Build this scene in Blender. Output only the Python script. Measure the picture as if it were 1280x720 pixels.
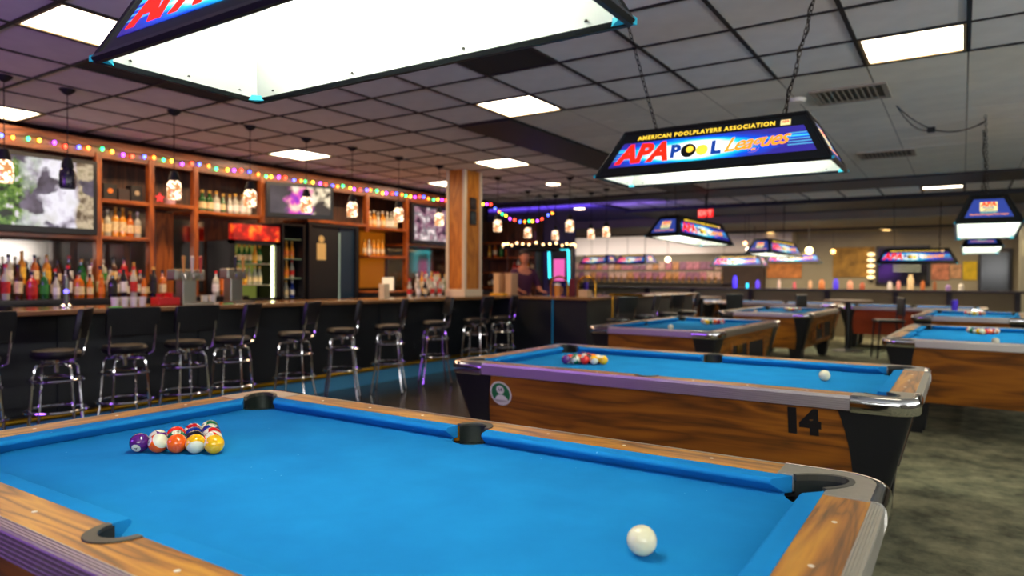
import bpy, bmesh, math, random
from math import sin, cos, pi, radians as RAD
from mathutils import Vector, Matrix, Euler

for o in list(bpy.data.objects): bpy.data.objects.remove(o)
sc = bpy.context.scene
COL = sc.collection
rnd = random.Random(7)

# ---------------------------------------------------------------- camera
CAM_POS = Vector((0, 0, 1.286)); FPX = 862.0
YAW, PITCH, ROLL = RAD(33.14), RAD(-.78), RAD(.34)
fw = Vector((-sin(YAW)*cos(PITCH), cos(YAW)*cos(PITCH), sin(PITCH)))
rt0 = Vector((cos(YAW), sin(YAW), 0)); up0 = rt0.cross(fw)
rt = cos(ROLL)*rt0 + sin(ROLL)*up0; up = -sin(ROLL)*rt0 + cos(ROLL)*up0
cam = bpy.data.objects.new('camera', bpy.data.cameras.new('camera')); COL.objects.link(cam)
M = Matrix((rt, up, -fw)).transposed().to_4x4(); M.translation = CAM_POS
cam.matrix_world = M
cam.data.sensor_width = 36; cam.data.lens = FPX/1280*36
cam.data.clip_start = .05; cam.data.clip_end = 100
cam.data.dof.use_dof = True; cam.data.dof.focus_distance = 2.0; cam.data.dof.aperture_fstop = 2.3
sc.camera = cam

# ---------------------------------------------------------------- light and exposure
w = bpy.data.worlds.new('world'); sc.world = w; w.use_nodes = True
w.node_tree.nodes['Background'].inputs[0].default_value = (.5, .55, .6, 1)
w.node_tree.nodes['Background'].inputs[1].default_value = .05
sc.view_settings.view_transform = 'Standard'; sc.view_settings.look = 'None'
sc.view_settings.gamma = 1; sc.view_settings.exposure = 0.3
sc.view_settings.use_curve_mapping = False
sc.cycles.max_bounces = 7; sc.cycles.diffuse_bounces = 4; sc.cycles.glossy_bounces = 3
sc.cycles.sample_clamp_indirect = 4; sc.cycles.use_denoising = True
S_TUBE = 52.0      # tubes in the billiard lights
S_PANEL = 7.0      # ceiling fluorescents
S_PEND = 9.0       # pendants over the bar
def area_light(name, loc, rot, size, size_y, power, color, spread=None):
    l = bpy.data.lights.new(name, 'AREA'); l.shape = 'RECTANGLE'; l.size = size; l.size_y = size_y
    l.energy = power; l.color = color
    o = bpy.data.objects.new(name, l); COL.objects.link(o); o.location = loc; o.rotation_euler = rot
    return o
# unseen fill lights added to brighten hall and ceiling, then the purple neon
area_light('camera_fill', (1.2, -1.85, 2.15), (RAD(78), 0, RAD(12)), 5.0, 1.0, 34, (1, .95, .84))
area_light('ceiling_fill', (1.0, -1.8, 1.9), (RAD(140), 0, RAD(12)), 5.0, .5, 165, (.95, .97, 1))  # upward fill added behind the camera to lift the ceiling
area_light('side_ceiling_fill', (4.7, 5.0, 1.9), (RAD(140), 0, RAD(90)), 7.0, .5, 165, (.95, .97, 1))  # second upward fill, added for the right part of the ceiling
area_light('neon_light', (-4.6, -1.7, 2.0), (RAD(80), 0, RAD(8)), 3.0, .8, 62, (.40, .12, 1))
area_light('bar_counter_light', (-7.0, 5.6, 2.76), (0, 0, 0), .3, 6.6, 95, (1, .66, .36))
area_light('bar_purple_light', (-7.0, 12.6, 2.6), (RAD(150), 0, 0), 4, .3, 40, (.3, .16, 1))
area_light('far_hall_light', (-3, 17.5, 2.5), (0, 0, 0), 8, 3, 300, (1, .8, .55))
area_light('far_soffit_light', (-8.6, 19.3, 2.0), (RAD(115), 0, 0), 4.5, .3, 26, (1, .88, .8))

# ---------------------------------------------------------------- materials
def nt(name):
    m = bpy.data.materials.new(name); m.use_nodes = True
    return m, m.node_tree.nodes, m.node_tree.links, m.node_tree.nodes['Principled BSDF']
def S(r, g, b):
    f = lambda c: (c/255/12.92) if c/255 <= .04045 else ((c/255+.055)/1.055)**2.4
    return (f(r), f(g), f(b), 1)
MC = {}
def mat(name, col, rough=.5, metal=0, emit=None, es=0, noise=0, nscale=20, bump=0, coat=0, var=0):
    if name in MC: return MC[name]
    m, N, L, B = nt(name); MC[name] = m
    B.inputs['Base Color'].default_value = col; B.inputs['Roughness'].default_value = rough
    B.inputs['Metallic'].default_value = metal; B.inputs['Coat Weight'].default_value = coat
    B.inputs['Coat Roughness'].default_value = .1
    if emit: B.inputs['Emission Color'].default_value = emit; B.inputs['Emission Strength'].default_value = es
    src = None
    if noise or bump:
        tc = N.new('ShaderNodeTexCoord'); n = N.new('ShaderNodeTexNoise'); n.inputs['Scale'].default_value = nscale
        n.inputs['Detail'].default_value = 6; L.new(tc.outputs['Object'], n.inputs['Vector'])
        if noise:
            mr = N.new('ShaderNodeMapRange'); mr.inputs[1].default_value = .3; mr.inputs[2].default_value = .7
            mr.inputs[3].default_value = 1-noise; mr.inputs[4].default_value = 1+noise
            L.new(n.outputs[0], mr.inputs[0])
            hs = N.new('ShaderNodeHueSaturation'); hs.inputs['Color'].default_value = col
            L.new(mr.outputs[0], hs.inputs['Value']); L.new(hs.outputs[0], B.inputs['Base Color']); src = hs
        if bump:
            b = N.new('ShaderNodeBump'); b.inputs['Strength'].default_value = bump; b.inputs['Distance'].default_value = .01
            L.new(n.outputs[0], b.inputs['Height']); L.new(b.outputs[0], B.inputs['Normal'])
    if var:
        oi = N.new('ShaderNodeObjectInfo'); mr = N.new('ShaderNodeMapRange')
        mr.inputs[3].default_value = 1-var; mr.inputs[4].default_value = 1+var
        L.new(oi.outputs['Random'], mr.inputs[0])
        hs = N.new('ShaderNodeHueSaturation'); hs.inputs['Color'].default_value = col
        if src: L.new(src.outputs[0], hs.inputs['Color'])
        L.new(mr.outputs[0], hs.inputs['Value']); L.new(hs.outputs[0], B.inputs['Base Color'])
    return m
def emis(name, col, s):
    if name in MC: return MC[name]
    m, N, L, B = nt(name); MC[name] = m
    B.inputs['Base Color'].default_value = (col[0]*.5, col[1]*.5, col[2]*.5, 1)
    B.inputs['Emission Color'].default_value = col; B.inputs['Emission Strength'].default_value = s
    return m
def wood(name, axis, c1, c2, c3, scale=1, rough=.3, coat=.4, ring=5):
    m, N, L, B = nt(name); MC[name] = m
    tc = N.new('ShaderNodeTexCoord'); mp = N.new('ShaderNodeMapping')
    s = [7, 7, 7]; s[axis] = .9; mp.inputs['Scale'].default_value = [v*scale for v in s]
    L.new(tc.outputs['Object'], mp.inputs[0])
    n = N.new('ShaderNodeTexNoise'); n.inputs['Scale'].default_value = 1.3; n.inputs['Detail'].default_value = 3
    n.inputs['Distortion'].default_value = .6
    L.new(mp.outputs[0], n.inputs['Vector'])
    mu = N.new('ShaderNodeMath'); mu.operation = 'MULTIPLY'; mu.inputs[1].default_value = ring; L.new(n.outputs[0], mu.inputs[0])
    fr = N.new('ShaderNodeMath'); fr.operation = 'PINGPONG'; fr.inputs[1].default_value = .5; L.new(mu.outputs[0], fr.inputs[0])
    mp2 = N.new('ShaderNodeMapping'); s2 = [90, 90, 90]; s2[axis] = 3; mp2.inputs['Scale'].default_value = s2
    L.new(tc.outputs['Object'], mp2.inputs[0])
    n2 = N.new('ShaderNodeTexNoise'); n2.inputs['Scale'].default_value = 1.5; L.new(mp2.outputs[0], n2.inputs['Vector'])
    ad = N.new('ShaderNodeMath'); ad.operation = 'MULTIPLY_ADD'; ad.inputs[1].default_value = .35
    L.new(n2.outputs[0], ad.inputs[0]); L.new(fr.outputs[0], ad.inputs[2])
    r = N.new('ShaderNodeValToRGB'); e = r.color_ramp.elements
    e[0].position = .12; e[0].color = c3; e[1].position = .68; e[1].color = c1
    k = e.new(.36); k.color = c2
    L.new(ad.outputs[0], r.inputs[0]); L.new(r.outputs[0], B.inputs['Base Color'])
    B.inputs['Roughness'].default_value = rough; B.inputs['Coat Weight'].default_value = coat
    B.inputs['Coat Roughness'].default_value = .18
    return m
railx = wood('rail_wood_x', 0, S(200, 136, 28), S(166, 100, 14), S(84, 46, 4), coat=.12, rough=.38)
raily = wood('rail_wood_y', 1, S(200, 136, 28), S(166, 100, 14), S(84, 46, 4), coat=.12, rough=.38)
sidew = wood('walnut_panel', 0, S(162, 98, 14), S(132, 76, 8), S(84, 46, 4), scale=.7, rough=.5, coat=.05)
sidewy = wood('walnut_panel_y', 1, S(162, 98, 14), S(132, 76, 8), S(84, 46, 4), scale=.7, rough=.5, coat=.05)
barwood = wood('bar_wood', 2, S(176, 96, 34), S(140, 70, 22), S(92, 42, 14), scale=1, rough=.35, coat=.3)
barwoody = wood('bar_wood_y', 1, S(176, 96, 34), S(140, 70, 22), S(92, 42, 14), scale=1, rough=.35, coat=.3)
def felt():
    m, N, L, B = nt('blue_felt'); MC['felt'] = m
    tc = N.new('ShaderNodeTexCoord')
    n = N.new('ShaderNodeTexNoise'); n.inputs['Scale'].default_value = 5; n.inputs['Detail'].default_value = 8
    L.new(tc.outputs['Object'], n.inputs['Vector'])
    r = N.new('ShaderNodeValToRGB'); r.color_ramp.elements[0].position = .3; r.color_ramp.elements[1].position = .75
    r.color_ramp.elements[0].color = (.012, .188, .46, 1); r.color_ramp.elements[1].color = (.014, .236, .55, 1)
    L.new(n.outputs[0], r.inputs[0])
    v = N.new('ShaderNodeTexVoronoi'); v.inputs['Scale'].default_value = 22; L.new(tc.outputs['Object'], v.inputs['Vector'])
    lt = N.new('ShaderNodeMath'); lt.operation = 'LESS_THAN'; lt.inputs[1].default_value = .055; L.new(v.outputs[0], lt.inputs[0])
    n3 = N.new('ShaderNodeTexNoise'); n3.inputs['Scale'].default_value = 2.2; L.new(tc.outputs['Object'], n3.inputs['Vector'])
    g = N.new('ShaderNodeMath'); g.operation = 'GREATER_THAN'; g.inputs[1].default_value = .52; L.new(n3.outputs[0], g.inputs[0])
    mm = N.new('ShaderNodeMath'); mm.operation = 'MULTIPLY'; L.new(lt.outputs[0], mm.inputs[0]); L.new(g.outputs[0], mm.inputs[1])
    m2 = N.new('ShaderNodeMath'); m2.operation = 'MULTIPLY'; m2.inputs[1].default_value = .45; L.new(mm.outputs[0], m2.inputs[0])
    mx = N.new('ShaderNodeMix'); mx.data_type = 'RGBA'; L.new(m2.outputs[0], mx.inputs[0]); L.new(r.outputs[0], mx.inputs[6])
    mx.inputs[7].default_value = S(130, 190, 225); L.new(mx.outputs[2], B.inputs['Base Color'])
    B.inputs['Roughness'].default_value = .95; B.inputs['Specular IOR Level'].default_value = .03
    n4 = N.new('ShaderNodeTexNoise'); n4.inputs['Scale'].default_value = 900; L.new(tc.outputs['Object'], n4.inputs['Vector'])
    b = N.new('ShaderNodeBump'); b.inputs['Strength'].default_value = .15; b.inputs['Distance'].default_value = .001
    L.new(n4.outputs[0], b.inputs['Height']); L.new(b.outputs[0], B.inputs['Normal'])
    return m
FELT = felt()
alu = mat('ribbed_aluminium', S(196, 192, 180), .42, 1)
CAST = mat('brushed_casting', S(176, 170, 158), .38, .85, noise=.06, nscale=60)
chrome = mat('chrome', S(225, 225, 228), .08, 1)
BLK = mat('black_laminate', S(20, 22, 26), .35)
BLKM = mat('black_matt', S(10, 11, 12), .7)
LINER = mat('pocket_liner', S(16, 26, 23), .6, noise=.3, nscale=40)
LIP = mat('pocket_lip', S(54, 52, 44), .45)
vinyl = mat('black_vinyl', S(14, 16, 20), .38, bump=.2, nscale=80)
IVORY = mat('ivory', S(240, 236, 220), .3)
brass = mat('brass', S(214, 160, 50), .22, 1)
grey = mat('grey_wall', S(128, 124, 112), .85, noise=.08, nscale=3)

# ---------------------------------------------------------------- mesh builder
class MB:
    def __init__(s): s.v = []; s.f = []; s.m = []
    def add(s, vs, fs, mi=0, T=None):
        k = len(s.v)
        s.v += [(T @ Vector(p))[:] if T else tuple(p) for p in vs]
        s.f += [[i+k for i in f] for f in fs]; s.m += [mi]*len(fs); return s
    def box(s, c, d, mi=0, T=None):
        x, y, z = c; a, b, h = d[0]/2, d[1]/2, d[2]/2
        vs = [(x+i*a, y+j*b, z+k*h) for k in (-1, 1) for j in (-1, 1) for i in (-1, 1)]
        return s.add(vs, [(0, 2, 3, 1), (4, 5, 7, 6), (0, 1, 5, 4), (2, 6, 7, 3), (0, 4, 6, 2), (1, 3, 7, 5)], mi, T)
    def prism(s, out, z0, z1, mi=0, T=None):
        n = len(out); vs = [(x, y, z0) for x, y in out] + [(x, y, z1) for x, y in out]
        fs = [tuple(reversed(range(n))), tuple(range(n, 2*n))] + [(i, (i+1) % n, n+(i+1) % n, n+i) for i in range(n)]
        return s.add(vs, fs, mi, T)
    def loft(s, rings, mi=0, cap=True, closed=True, T=None):
        n = len(rings[0]); vs = [p for r in rings for p in r]; fs = []
        for k in range(len(rings)-1):
            for i in range(n if closed else n-1):
                j = (i+1) % n; fs.append((k*n+i, k*n+j, (k+1)*n+j, (k+1)*n+i))
        if cap: fs += [tuple(reversed(range(n))), tuple(range((len(rings)-1)*n, len(rings)*n))]
        return s.add(vs, fs, mi, T)
    def lathe(s, prof, n=16, c=(0, 0, 0), mi=0, T=None):
        rings = [[(c[0]+r*cos(2*pi*i/n), c[1]+r*sin(2*pi*i/n), c[2]+z) for i in range(n)] for r, z in prof]
        return s.loft(rings, mi, True, True, T)
    def tube(s, pts, r, n=8, mi=0, close=False, T=None):
        P = [Vector(p) for p in pts]; rings = []; N = len(P); ref = None
        for i, p in enumerate(P):
            a = P[(i-1) % N] if (i or close) else p; b = P[(i+1) % N] if (i < N-1 or close) else p
            t = (b-a).normalized()
            if ref is None: ref = Vector((0, 0, 1)) if abs(t.z) < .9 else Vector((1, 0, 0))
            u = t.cross(ref).normalized(); v = u.cross(t); ref = v if abs(v.dot(t)) < .5 else ref
            rr = r[i] if isinstance(r, (list, tuple)) else r
            rings.append([(p+u*rr*cos(2*pi*k/n)+v*rr*sin(2*pi*k/n))[:] for k in range(n)])
        if close: rings.append(rings[0])
        return s.loft(rings, mi, not close, True, T)
    def mesh(s, name, mats, smooth=False):
        me = bpy.data.meshes.new(name); me.from_pydata(s.v, [], s.f)
        for m in (mats if isinstance(mats, (list, tuple)) else [mats]): me.materials.append(m)
        me.polygons.foreach_set('material_index', s.m)
        bm = bmesh.new(); bm.from_mesh(me); bmesh.ops.recalc_face_normals(bm, faces=bm.faces); bm.to_mesh(me); bm.free()
        if smooth:
            me.polygons.foreach_set('use_smooth', [True]*len(me.polygons))
            try: me.set_sharp_from_angle(angle=RAD(smooth if smooth > 1 else 40))
            except Exception: pass
        me.update(); return me
def link(name, me, parent=None, loc=(0, 0, 0), rot=(0, 0, 0)):
    o = bpy.data.objects.new(name, me); COL.objects.link(o); o.location = loc; o.rotation_euler = rot
    if parent: o.parent = parent
    return o
def obj(name, mb, m, parent=None, smooth=False, bevel=0, loc=(0, 0, 0), rot=(0, 0, 0)):
    o = link(name, mb.mesh(name, m, smooth), parent, loc, rot)
    if bevel:
        b = o.modifiers.new('bevel', 'BEVEL'); b.width = bevel; b.segments = 2; b.limit_method = 'ANGLE'
    return o
def tag(o, label=None, cat=None, group=None, kind=None):
    if label: o['label'] = label
    if cat: o['category'] = cat
    if group: o['group'] = group
    if kind: o['kind'] = kind
    return o
def thing(name, label, cat, loc=(0, 0, 0), rz=0, group=None, rot=None):
    o = bpy.data.objects.new(name, None); COL.objects.link(o); o.location = loc
    o.rotation_euler = rot or (0, 0, rz); o.empty_display_size = .1
    return tag(o, label, cat, group)
def struct(name, mb, m, parent=None, smooth=False):
    o = obj(name, mb, m, parent, smooth)
    if not parent: tag(o, kind='structure')
    return o
def copy_tree(o, parent=None):
    c = o.copy(); COL.objects.link(c)
    if parent: c.parent = parent
    for ch in list(o.children): copy_tree(ch, c)
    return c
def dup(o, loc, rz=None, label=None, rot=None):
    c = copy_tree(o); c.location = loc
    if rz is not None: c.rotation_euler = (0, 0, rz)
    if rot is not None: c.rotation_euler = rot
    if label: c['label'] = label
    return c
def arc(cx, cy, r, a0, a1, n=8):
    return [(cx+r*cos(RAD(a0+(a1-a0)*i/n)), cy+r*sin(RAD(a0+(a1-a0)*i/n))) for i in range(n+1)]
TXT = {}
def text_mesh(s, size=1, ext=0, shear=0, off=0, space=1):
    k = (s, size, ext, shear, off, space)
    if k in TXT: return TXT[k].copy()
    c = bpy.data.curves.new('t', 'FONT'); c.body = s; c.size = size; c.extrude = ext; c.shear = shear; c.offset = off
    c.align_x = 'CENTER'; c.align_y = 'CENTER'; c.resolution_u = 3; c.space_character = space
    o = bpy.data.objects.new('t', c); COL.objects.link(o)
    dg = bpy.context.evaluated_depsgraph_get(); me = bpy.data.meshes.new_from_object(o.evaluated_get(dg))
    bpy.data.objects.remove(o); TXT[k] = me; return me.copy()
def text(name, s, m, parent, Mx, size=1, **kw):
    me = text_mesh(s, size, **kw); me.transform(Mx); me.materials.clear(); me.materials.append(m)
    return link(name, me, parent)
def frame_mx(o, u, n):
    u = Vector(u).normalized(); n = Vector(n).normalized(); v = n.cross(u)
    m = Matrix((u, v, n)).transposed().to_4x4(); m.translation = Vector(o); return m

# ---------------------------------------------------------------- room shell
CZ = 2.825
def bx(name, x0, x1, y0, y1, z0, z1, m, parent=None):
    return struct(name, MB().box(((x0+x1)/2, (y0+y1)/2, (z0+z1)/2), (x1-x0, y1-y0, z1-z0)), m, parent)
carpet = mat('carpet', S(104, 106, 78), .95, noise=.38, nscale=2.6, bump=.4)
def carpet_mat():
    m, N, L, B = nt('mottled_carpet')
    tc = N.new('ShaderNodeTexCoord'); n = N.new('ShaderNodeTexNoise'); n.inputs['Scale'].default_value = 4; n.inputs['Detail'].default_value = 9
    n.inputs['Roughness'].default_value = .7
    L.new(tc.outputs['Object'], n.inputs['Vector'])
    r = N.new('ShaderNodeValToRGB'); e = r.color_ramp.elements
    e[0].position = .35; e[0].color = S(62, 64, 44); e[1].position = .68; e[1].color = S(150, 146, 112)
    L.new(n.outputs[0], r.inputs[0]); L.new(r.outputs[0], B.inputs['Base Color']); B.inputs['Roughness'].default_value = .95
    n2 = N.new('ShaderNodeTexNoise'); n2.inputs['Scale'].default_value = 300; L.new(tc.outputs['Object'], n2.inputs['Vector'])
    b = N.new('ShaderNodeBump'); b.inputs['Strength'].default_value = .5; b.inputs['Distance'].default_value = .004
    L.new(n2.outputs[0], b.inputs['Height']); L.new(b.outputs[0], B.inputs['Normal']); return m
barfloor = mat('polished_dark_floor', S(74, 66, 56), .22, noise=.2, nscale=2.5)
fl = bx('floor', -3.1, 5, -2, 21, -.1, 0, carpet_mat())
b2 = bx('floor', -13, -3.1, -2, 21, -.1, 0, barfloor)
wallm = mat('beige_wall', S(150, 142, 120), .85, noise=.06, nscale=2)
darkw = mat('dark_brown_wall', S(58, 44, 36), .8, noise=.2, nscale=3)
bx('wall_left', -8.5, -8.3, -2, 11.8, 0, 2.9, darkw)
bx('wall_bar_partition', -8.3, -6.3, 11.75, 11.9, 0, 2.6, mat('indigo_lit_wall', S(60, 50, 96), .8))  # purple light on the wall is put into its base colour
bx('wall_far_left', -13.2, -13, 11.8, 21, 0, 2.9, darkw)
bx('wall_left_return', -13.2, -8.3, 11.7, 11.8, 0, 2.9, darkw)
bx('wall_back', -13.2, 5, 20.5, 20.7, 0, 2.9, wallm)
bx('wall_right', 5, 5.2, -2, 20.7, 0, 2.9, grey)
bx('wall_front', -8.5, 5.2, -2.2, -2, 0, 2.9, grey)
# ceiling slab
ceil = bx('ceiling', -13.2, 5.2, -2.2, 20.7, CZ+.012, CZ+.1, mat('ceiling_plenum', S(30, 30, 30), .9))
GX0, GY0, G = .015, 4.30, .61
tile_m = mat('ceiling_tile', S(226, 226, 222), .9, noise=.05, nscale=6, bump=.15, var=.06)
tile_w = mat('ceiling_tile_pale', S(226, 222, 208), .9, noise=.06, nscale=4, bump=.15, var=.05)
dark_m = mat('ceiling_vent_dark', S(34, 34, 30), .8)
bar_m = mat('ceiling_bar_black', S(16, 15, 15), .6)
def tile_mesh(m, gap, name):
    s = G-gap
    return MB().box((0, 0, 0), (s, s, .012)).mesh(name, m)
TMs = (tile_mesh(tile_m, .026, 'ceiling_tile'), tile_mesh(tile_w, .008, 'ceiling_tile'))
lights_at = [(-4.56, 2.165), (-.29, 5.22), (-3.34, 5.22), (-7.0, 5.83), (-5.17, 7.66), (-7.0, 8.87), (-7.61, 2.78), (-.29, 13.45), (-3.95, 12.84), (-7.6, 12.2)]
cellof = lambda x, y: (math.floor((x-GX0)/G), math.floor((y-GY0)/G))
lc = {cellof(x, y) for x, y in lights_at}
darkc = {cellof(-2.72, 4.0), cellof(-5.17, 2.78), cellof(-5.17, 3.39)}
def zone(x, y):
    if y < GY0+2*G: return 0
    if y > 17.2 or y > 11.7 and not (12.75 < y < 14.25 and x > -6): return None
    if x < -4.28: return 0
    if x < -3.65: return None if y < 11.7 else 1
    return 1
cells = []
for i in range(-13, 8):
    for j in range(-9, 17):
        x, y = GX0+(i+.5)*G, GY0+(j+.5)*G
        if (i, j) in lc: continue
        z = zone(x, y)
        if z is None: continue
        P = Vector((x, y, CZ))-CAM_POS; d = P.dot(fw)
        if d < 2.5: vis = False
        else:
            px, py = 640+FPX*P.dot(rt)/d, 360-FPX*P.dot(up)/d
            vis = -120 < px < 1400 and py > -70
        cells.append((0 if vis else 1, d, x, y, z, (i, j)))
cells.sort()
extra = MB(); extra_w = MB(); nt_ = 0
for hid, d, x, y, z, ij in cells:
    if not hid and nt_ < 285:
        t = link('ceiling_tile', TMs[z], ceil, (x, y, CZ+.006+rnd.uniform(0, .002)), (rnd.uniform(-.003, .003), rnd.uniform(-.003, .003), 0)); nt_ += 1
        if ij in darkc:
            t.data = tile_mesh(dark_m, .02, 'ceiling_tile'); t['label'] = 'dark air return tile'
    else: (extra_w if z else extra).box((x, y, CZ+.006), (G-.02, G-.02, .012))
e1 = obj('ceiling_tiles', extra, tile_m, ceil); e1['kind'] = 'stuff'
e2 = obj('ceiling_tiles', extra_w, tile_w, ceil); e2['kind'] = 'stuff'
g = MB(); gw = MB()
ytop = GY0+2*G
for i in range(-13, 9):
    x = GX0+i*G; g.box((x, (ytop-1.2)/2, CZ), (.026, ytop+1.2, .012))
    if x < -4.2: g.box((x, (ytop+11.6)/2, CZ), (.022, 11.6-ytop, .012))
    if x > -3.7: gw.box((x, (ytop+11.6)/2, CZ+.006), (.01, 11.6-ytop, .008))
    if x > -6: g.box((x, 13.5, CZ), (.03, 1.5, .012))
for j in range(-9, 13):
    y = GY0+j*G
    if y <= ytop+.01: g.box((-1.6, y, CZ), (13.3, .026 if y < ytop-.01 else .034, .0125))
    else: g.box((-6.3, y, CZ), (4.1, .022, .0125))
    if y > ytop: gw.box((.7, y, CZ+.0065), (8.7, .006, .008))
obj('ceiling_grid', g, bar_m, ceil)['kind'] = 'stuff'
obj('ceiling_grid', gw, mat('pale_grid', S(120, 114, 102), .8), ceil)['kind'] = 'stuff'
bx('trim_1', -4.28, -3.66, ytop+.02, 11.6, CZ-.02, CZ+.012, bar_m)          # black painted band between bar and hall
bx('trim_2', -6.3, 5, 11.6, 12.72, CZ-.03, CZ+.012, bar_m)
bx('trim_3', -6.3, 5, 14.25, 16.2, CZ-.06, CZ+.012, mat('teal_black', S(14, 24, 28), .6))
bx('trim_5', -13, -6.3, 11.6, 17, CZ-.03, CZ+.012, mat('violet_lit_ceiling', S(70, 60, 110), .8))  # violet light falling on this ceiling is put into its colour
bx('ceiling_low', -13, 5, 16.2, 20.5, 2.60, CZ+.01, mat('low_ceiling', S(128, 116, 96), .9, noise=.08, nscale=2))
bx('trim_4', -13, 5, 18.9, 19.05, 2.55, 2.60, bar_m)
# fluorescent troffers
def troffer(x, y, label, warm=False):
    t = thing('ceiling_light', label, 'light', (x, y, CZ), 0, 'fluorescent ceiling lights')
    fr = MB()
    for s in (-1, 1):
        fr.box((s*.287, 0, .002), (.026, .6, .016)); fr.box((0, s*.287, .002), (.55, .026, .016))
    obj('light_frame', fr, mat('troffer_frame', S(150, 130, 90), .5), t)
    obj('diffuser', MB().box((0, 0, .006), (.55, .55, .006)), emis('troffer_glow', (1, .86, .66, 1), S_PANEL), t)
names = ['square ceiling light at the far left above the near end of the bar', 'square ceiling light at the upper right of the photo, right of the hanging chain',
 'square ceiling light in the middle, beside the start of the black ceiling band', 'square ceiling light above the angled television',
 'square ceiling light above the wooden column, right of it', 'square ceiling light left of the column, above the third television',
 'square ceiling light cut off by the left photo edge', 'small far ceiling light between the two black beams on the right',
 'far ceiling light above the billiard light with the red exit sign', 'flat far ceiling light above the swag of coloured bulbs']
for (x, y), n in zip(lights_at, names): troffer(GX0+(cellof(x, y)[0]+.5)*G, GY0+(cellof(x, y)[1]+.5)*G if y < 11.7 else y, n)
# air vents
def vent(x, y, sx, sy, label):
    t = thing('ceiling_vent', label, 'vent', (x, y, CZ-.006), 0)
    f = MB()
    for s in (-1, 1): f.box((s*(sx/2-.02), 0, 0), (.04, sy, .014)); f.box((0, s*(sy/2-.02), 0), (sx-.08, .04, .014))
    vm = mat('vent_grey', S(150, 140, 124), .6)
    obj('vent_frame', f, vm, t)
    sl = MB().box((0, 0, -.003), (.01, sy-.08, .006)).mesh('slat', vm)
    n = int((sx-.08)/.045)
    for k in range(n): link('slat', sl, t, (-sx/2+.06+k*.045, 0, 0))
    obj('vent_box', MB().box((0, 0, .006), (sx-.08, sy-.08, .002)), mat('vent_inner', S(84, 80, 70), .8), t)
vent(-.79, 6.3, .56, .5, 'brown square ceiling vent above the right end of the second table light')
vent(-.79, 9.5, .6, .5, 'farther rectangular ceiling vent, seen beyond the square brown vent')

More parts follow.
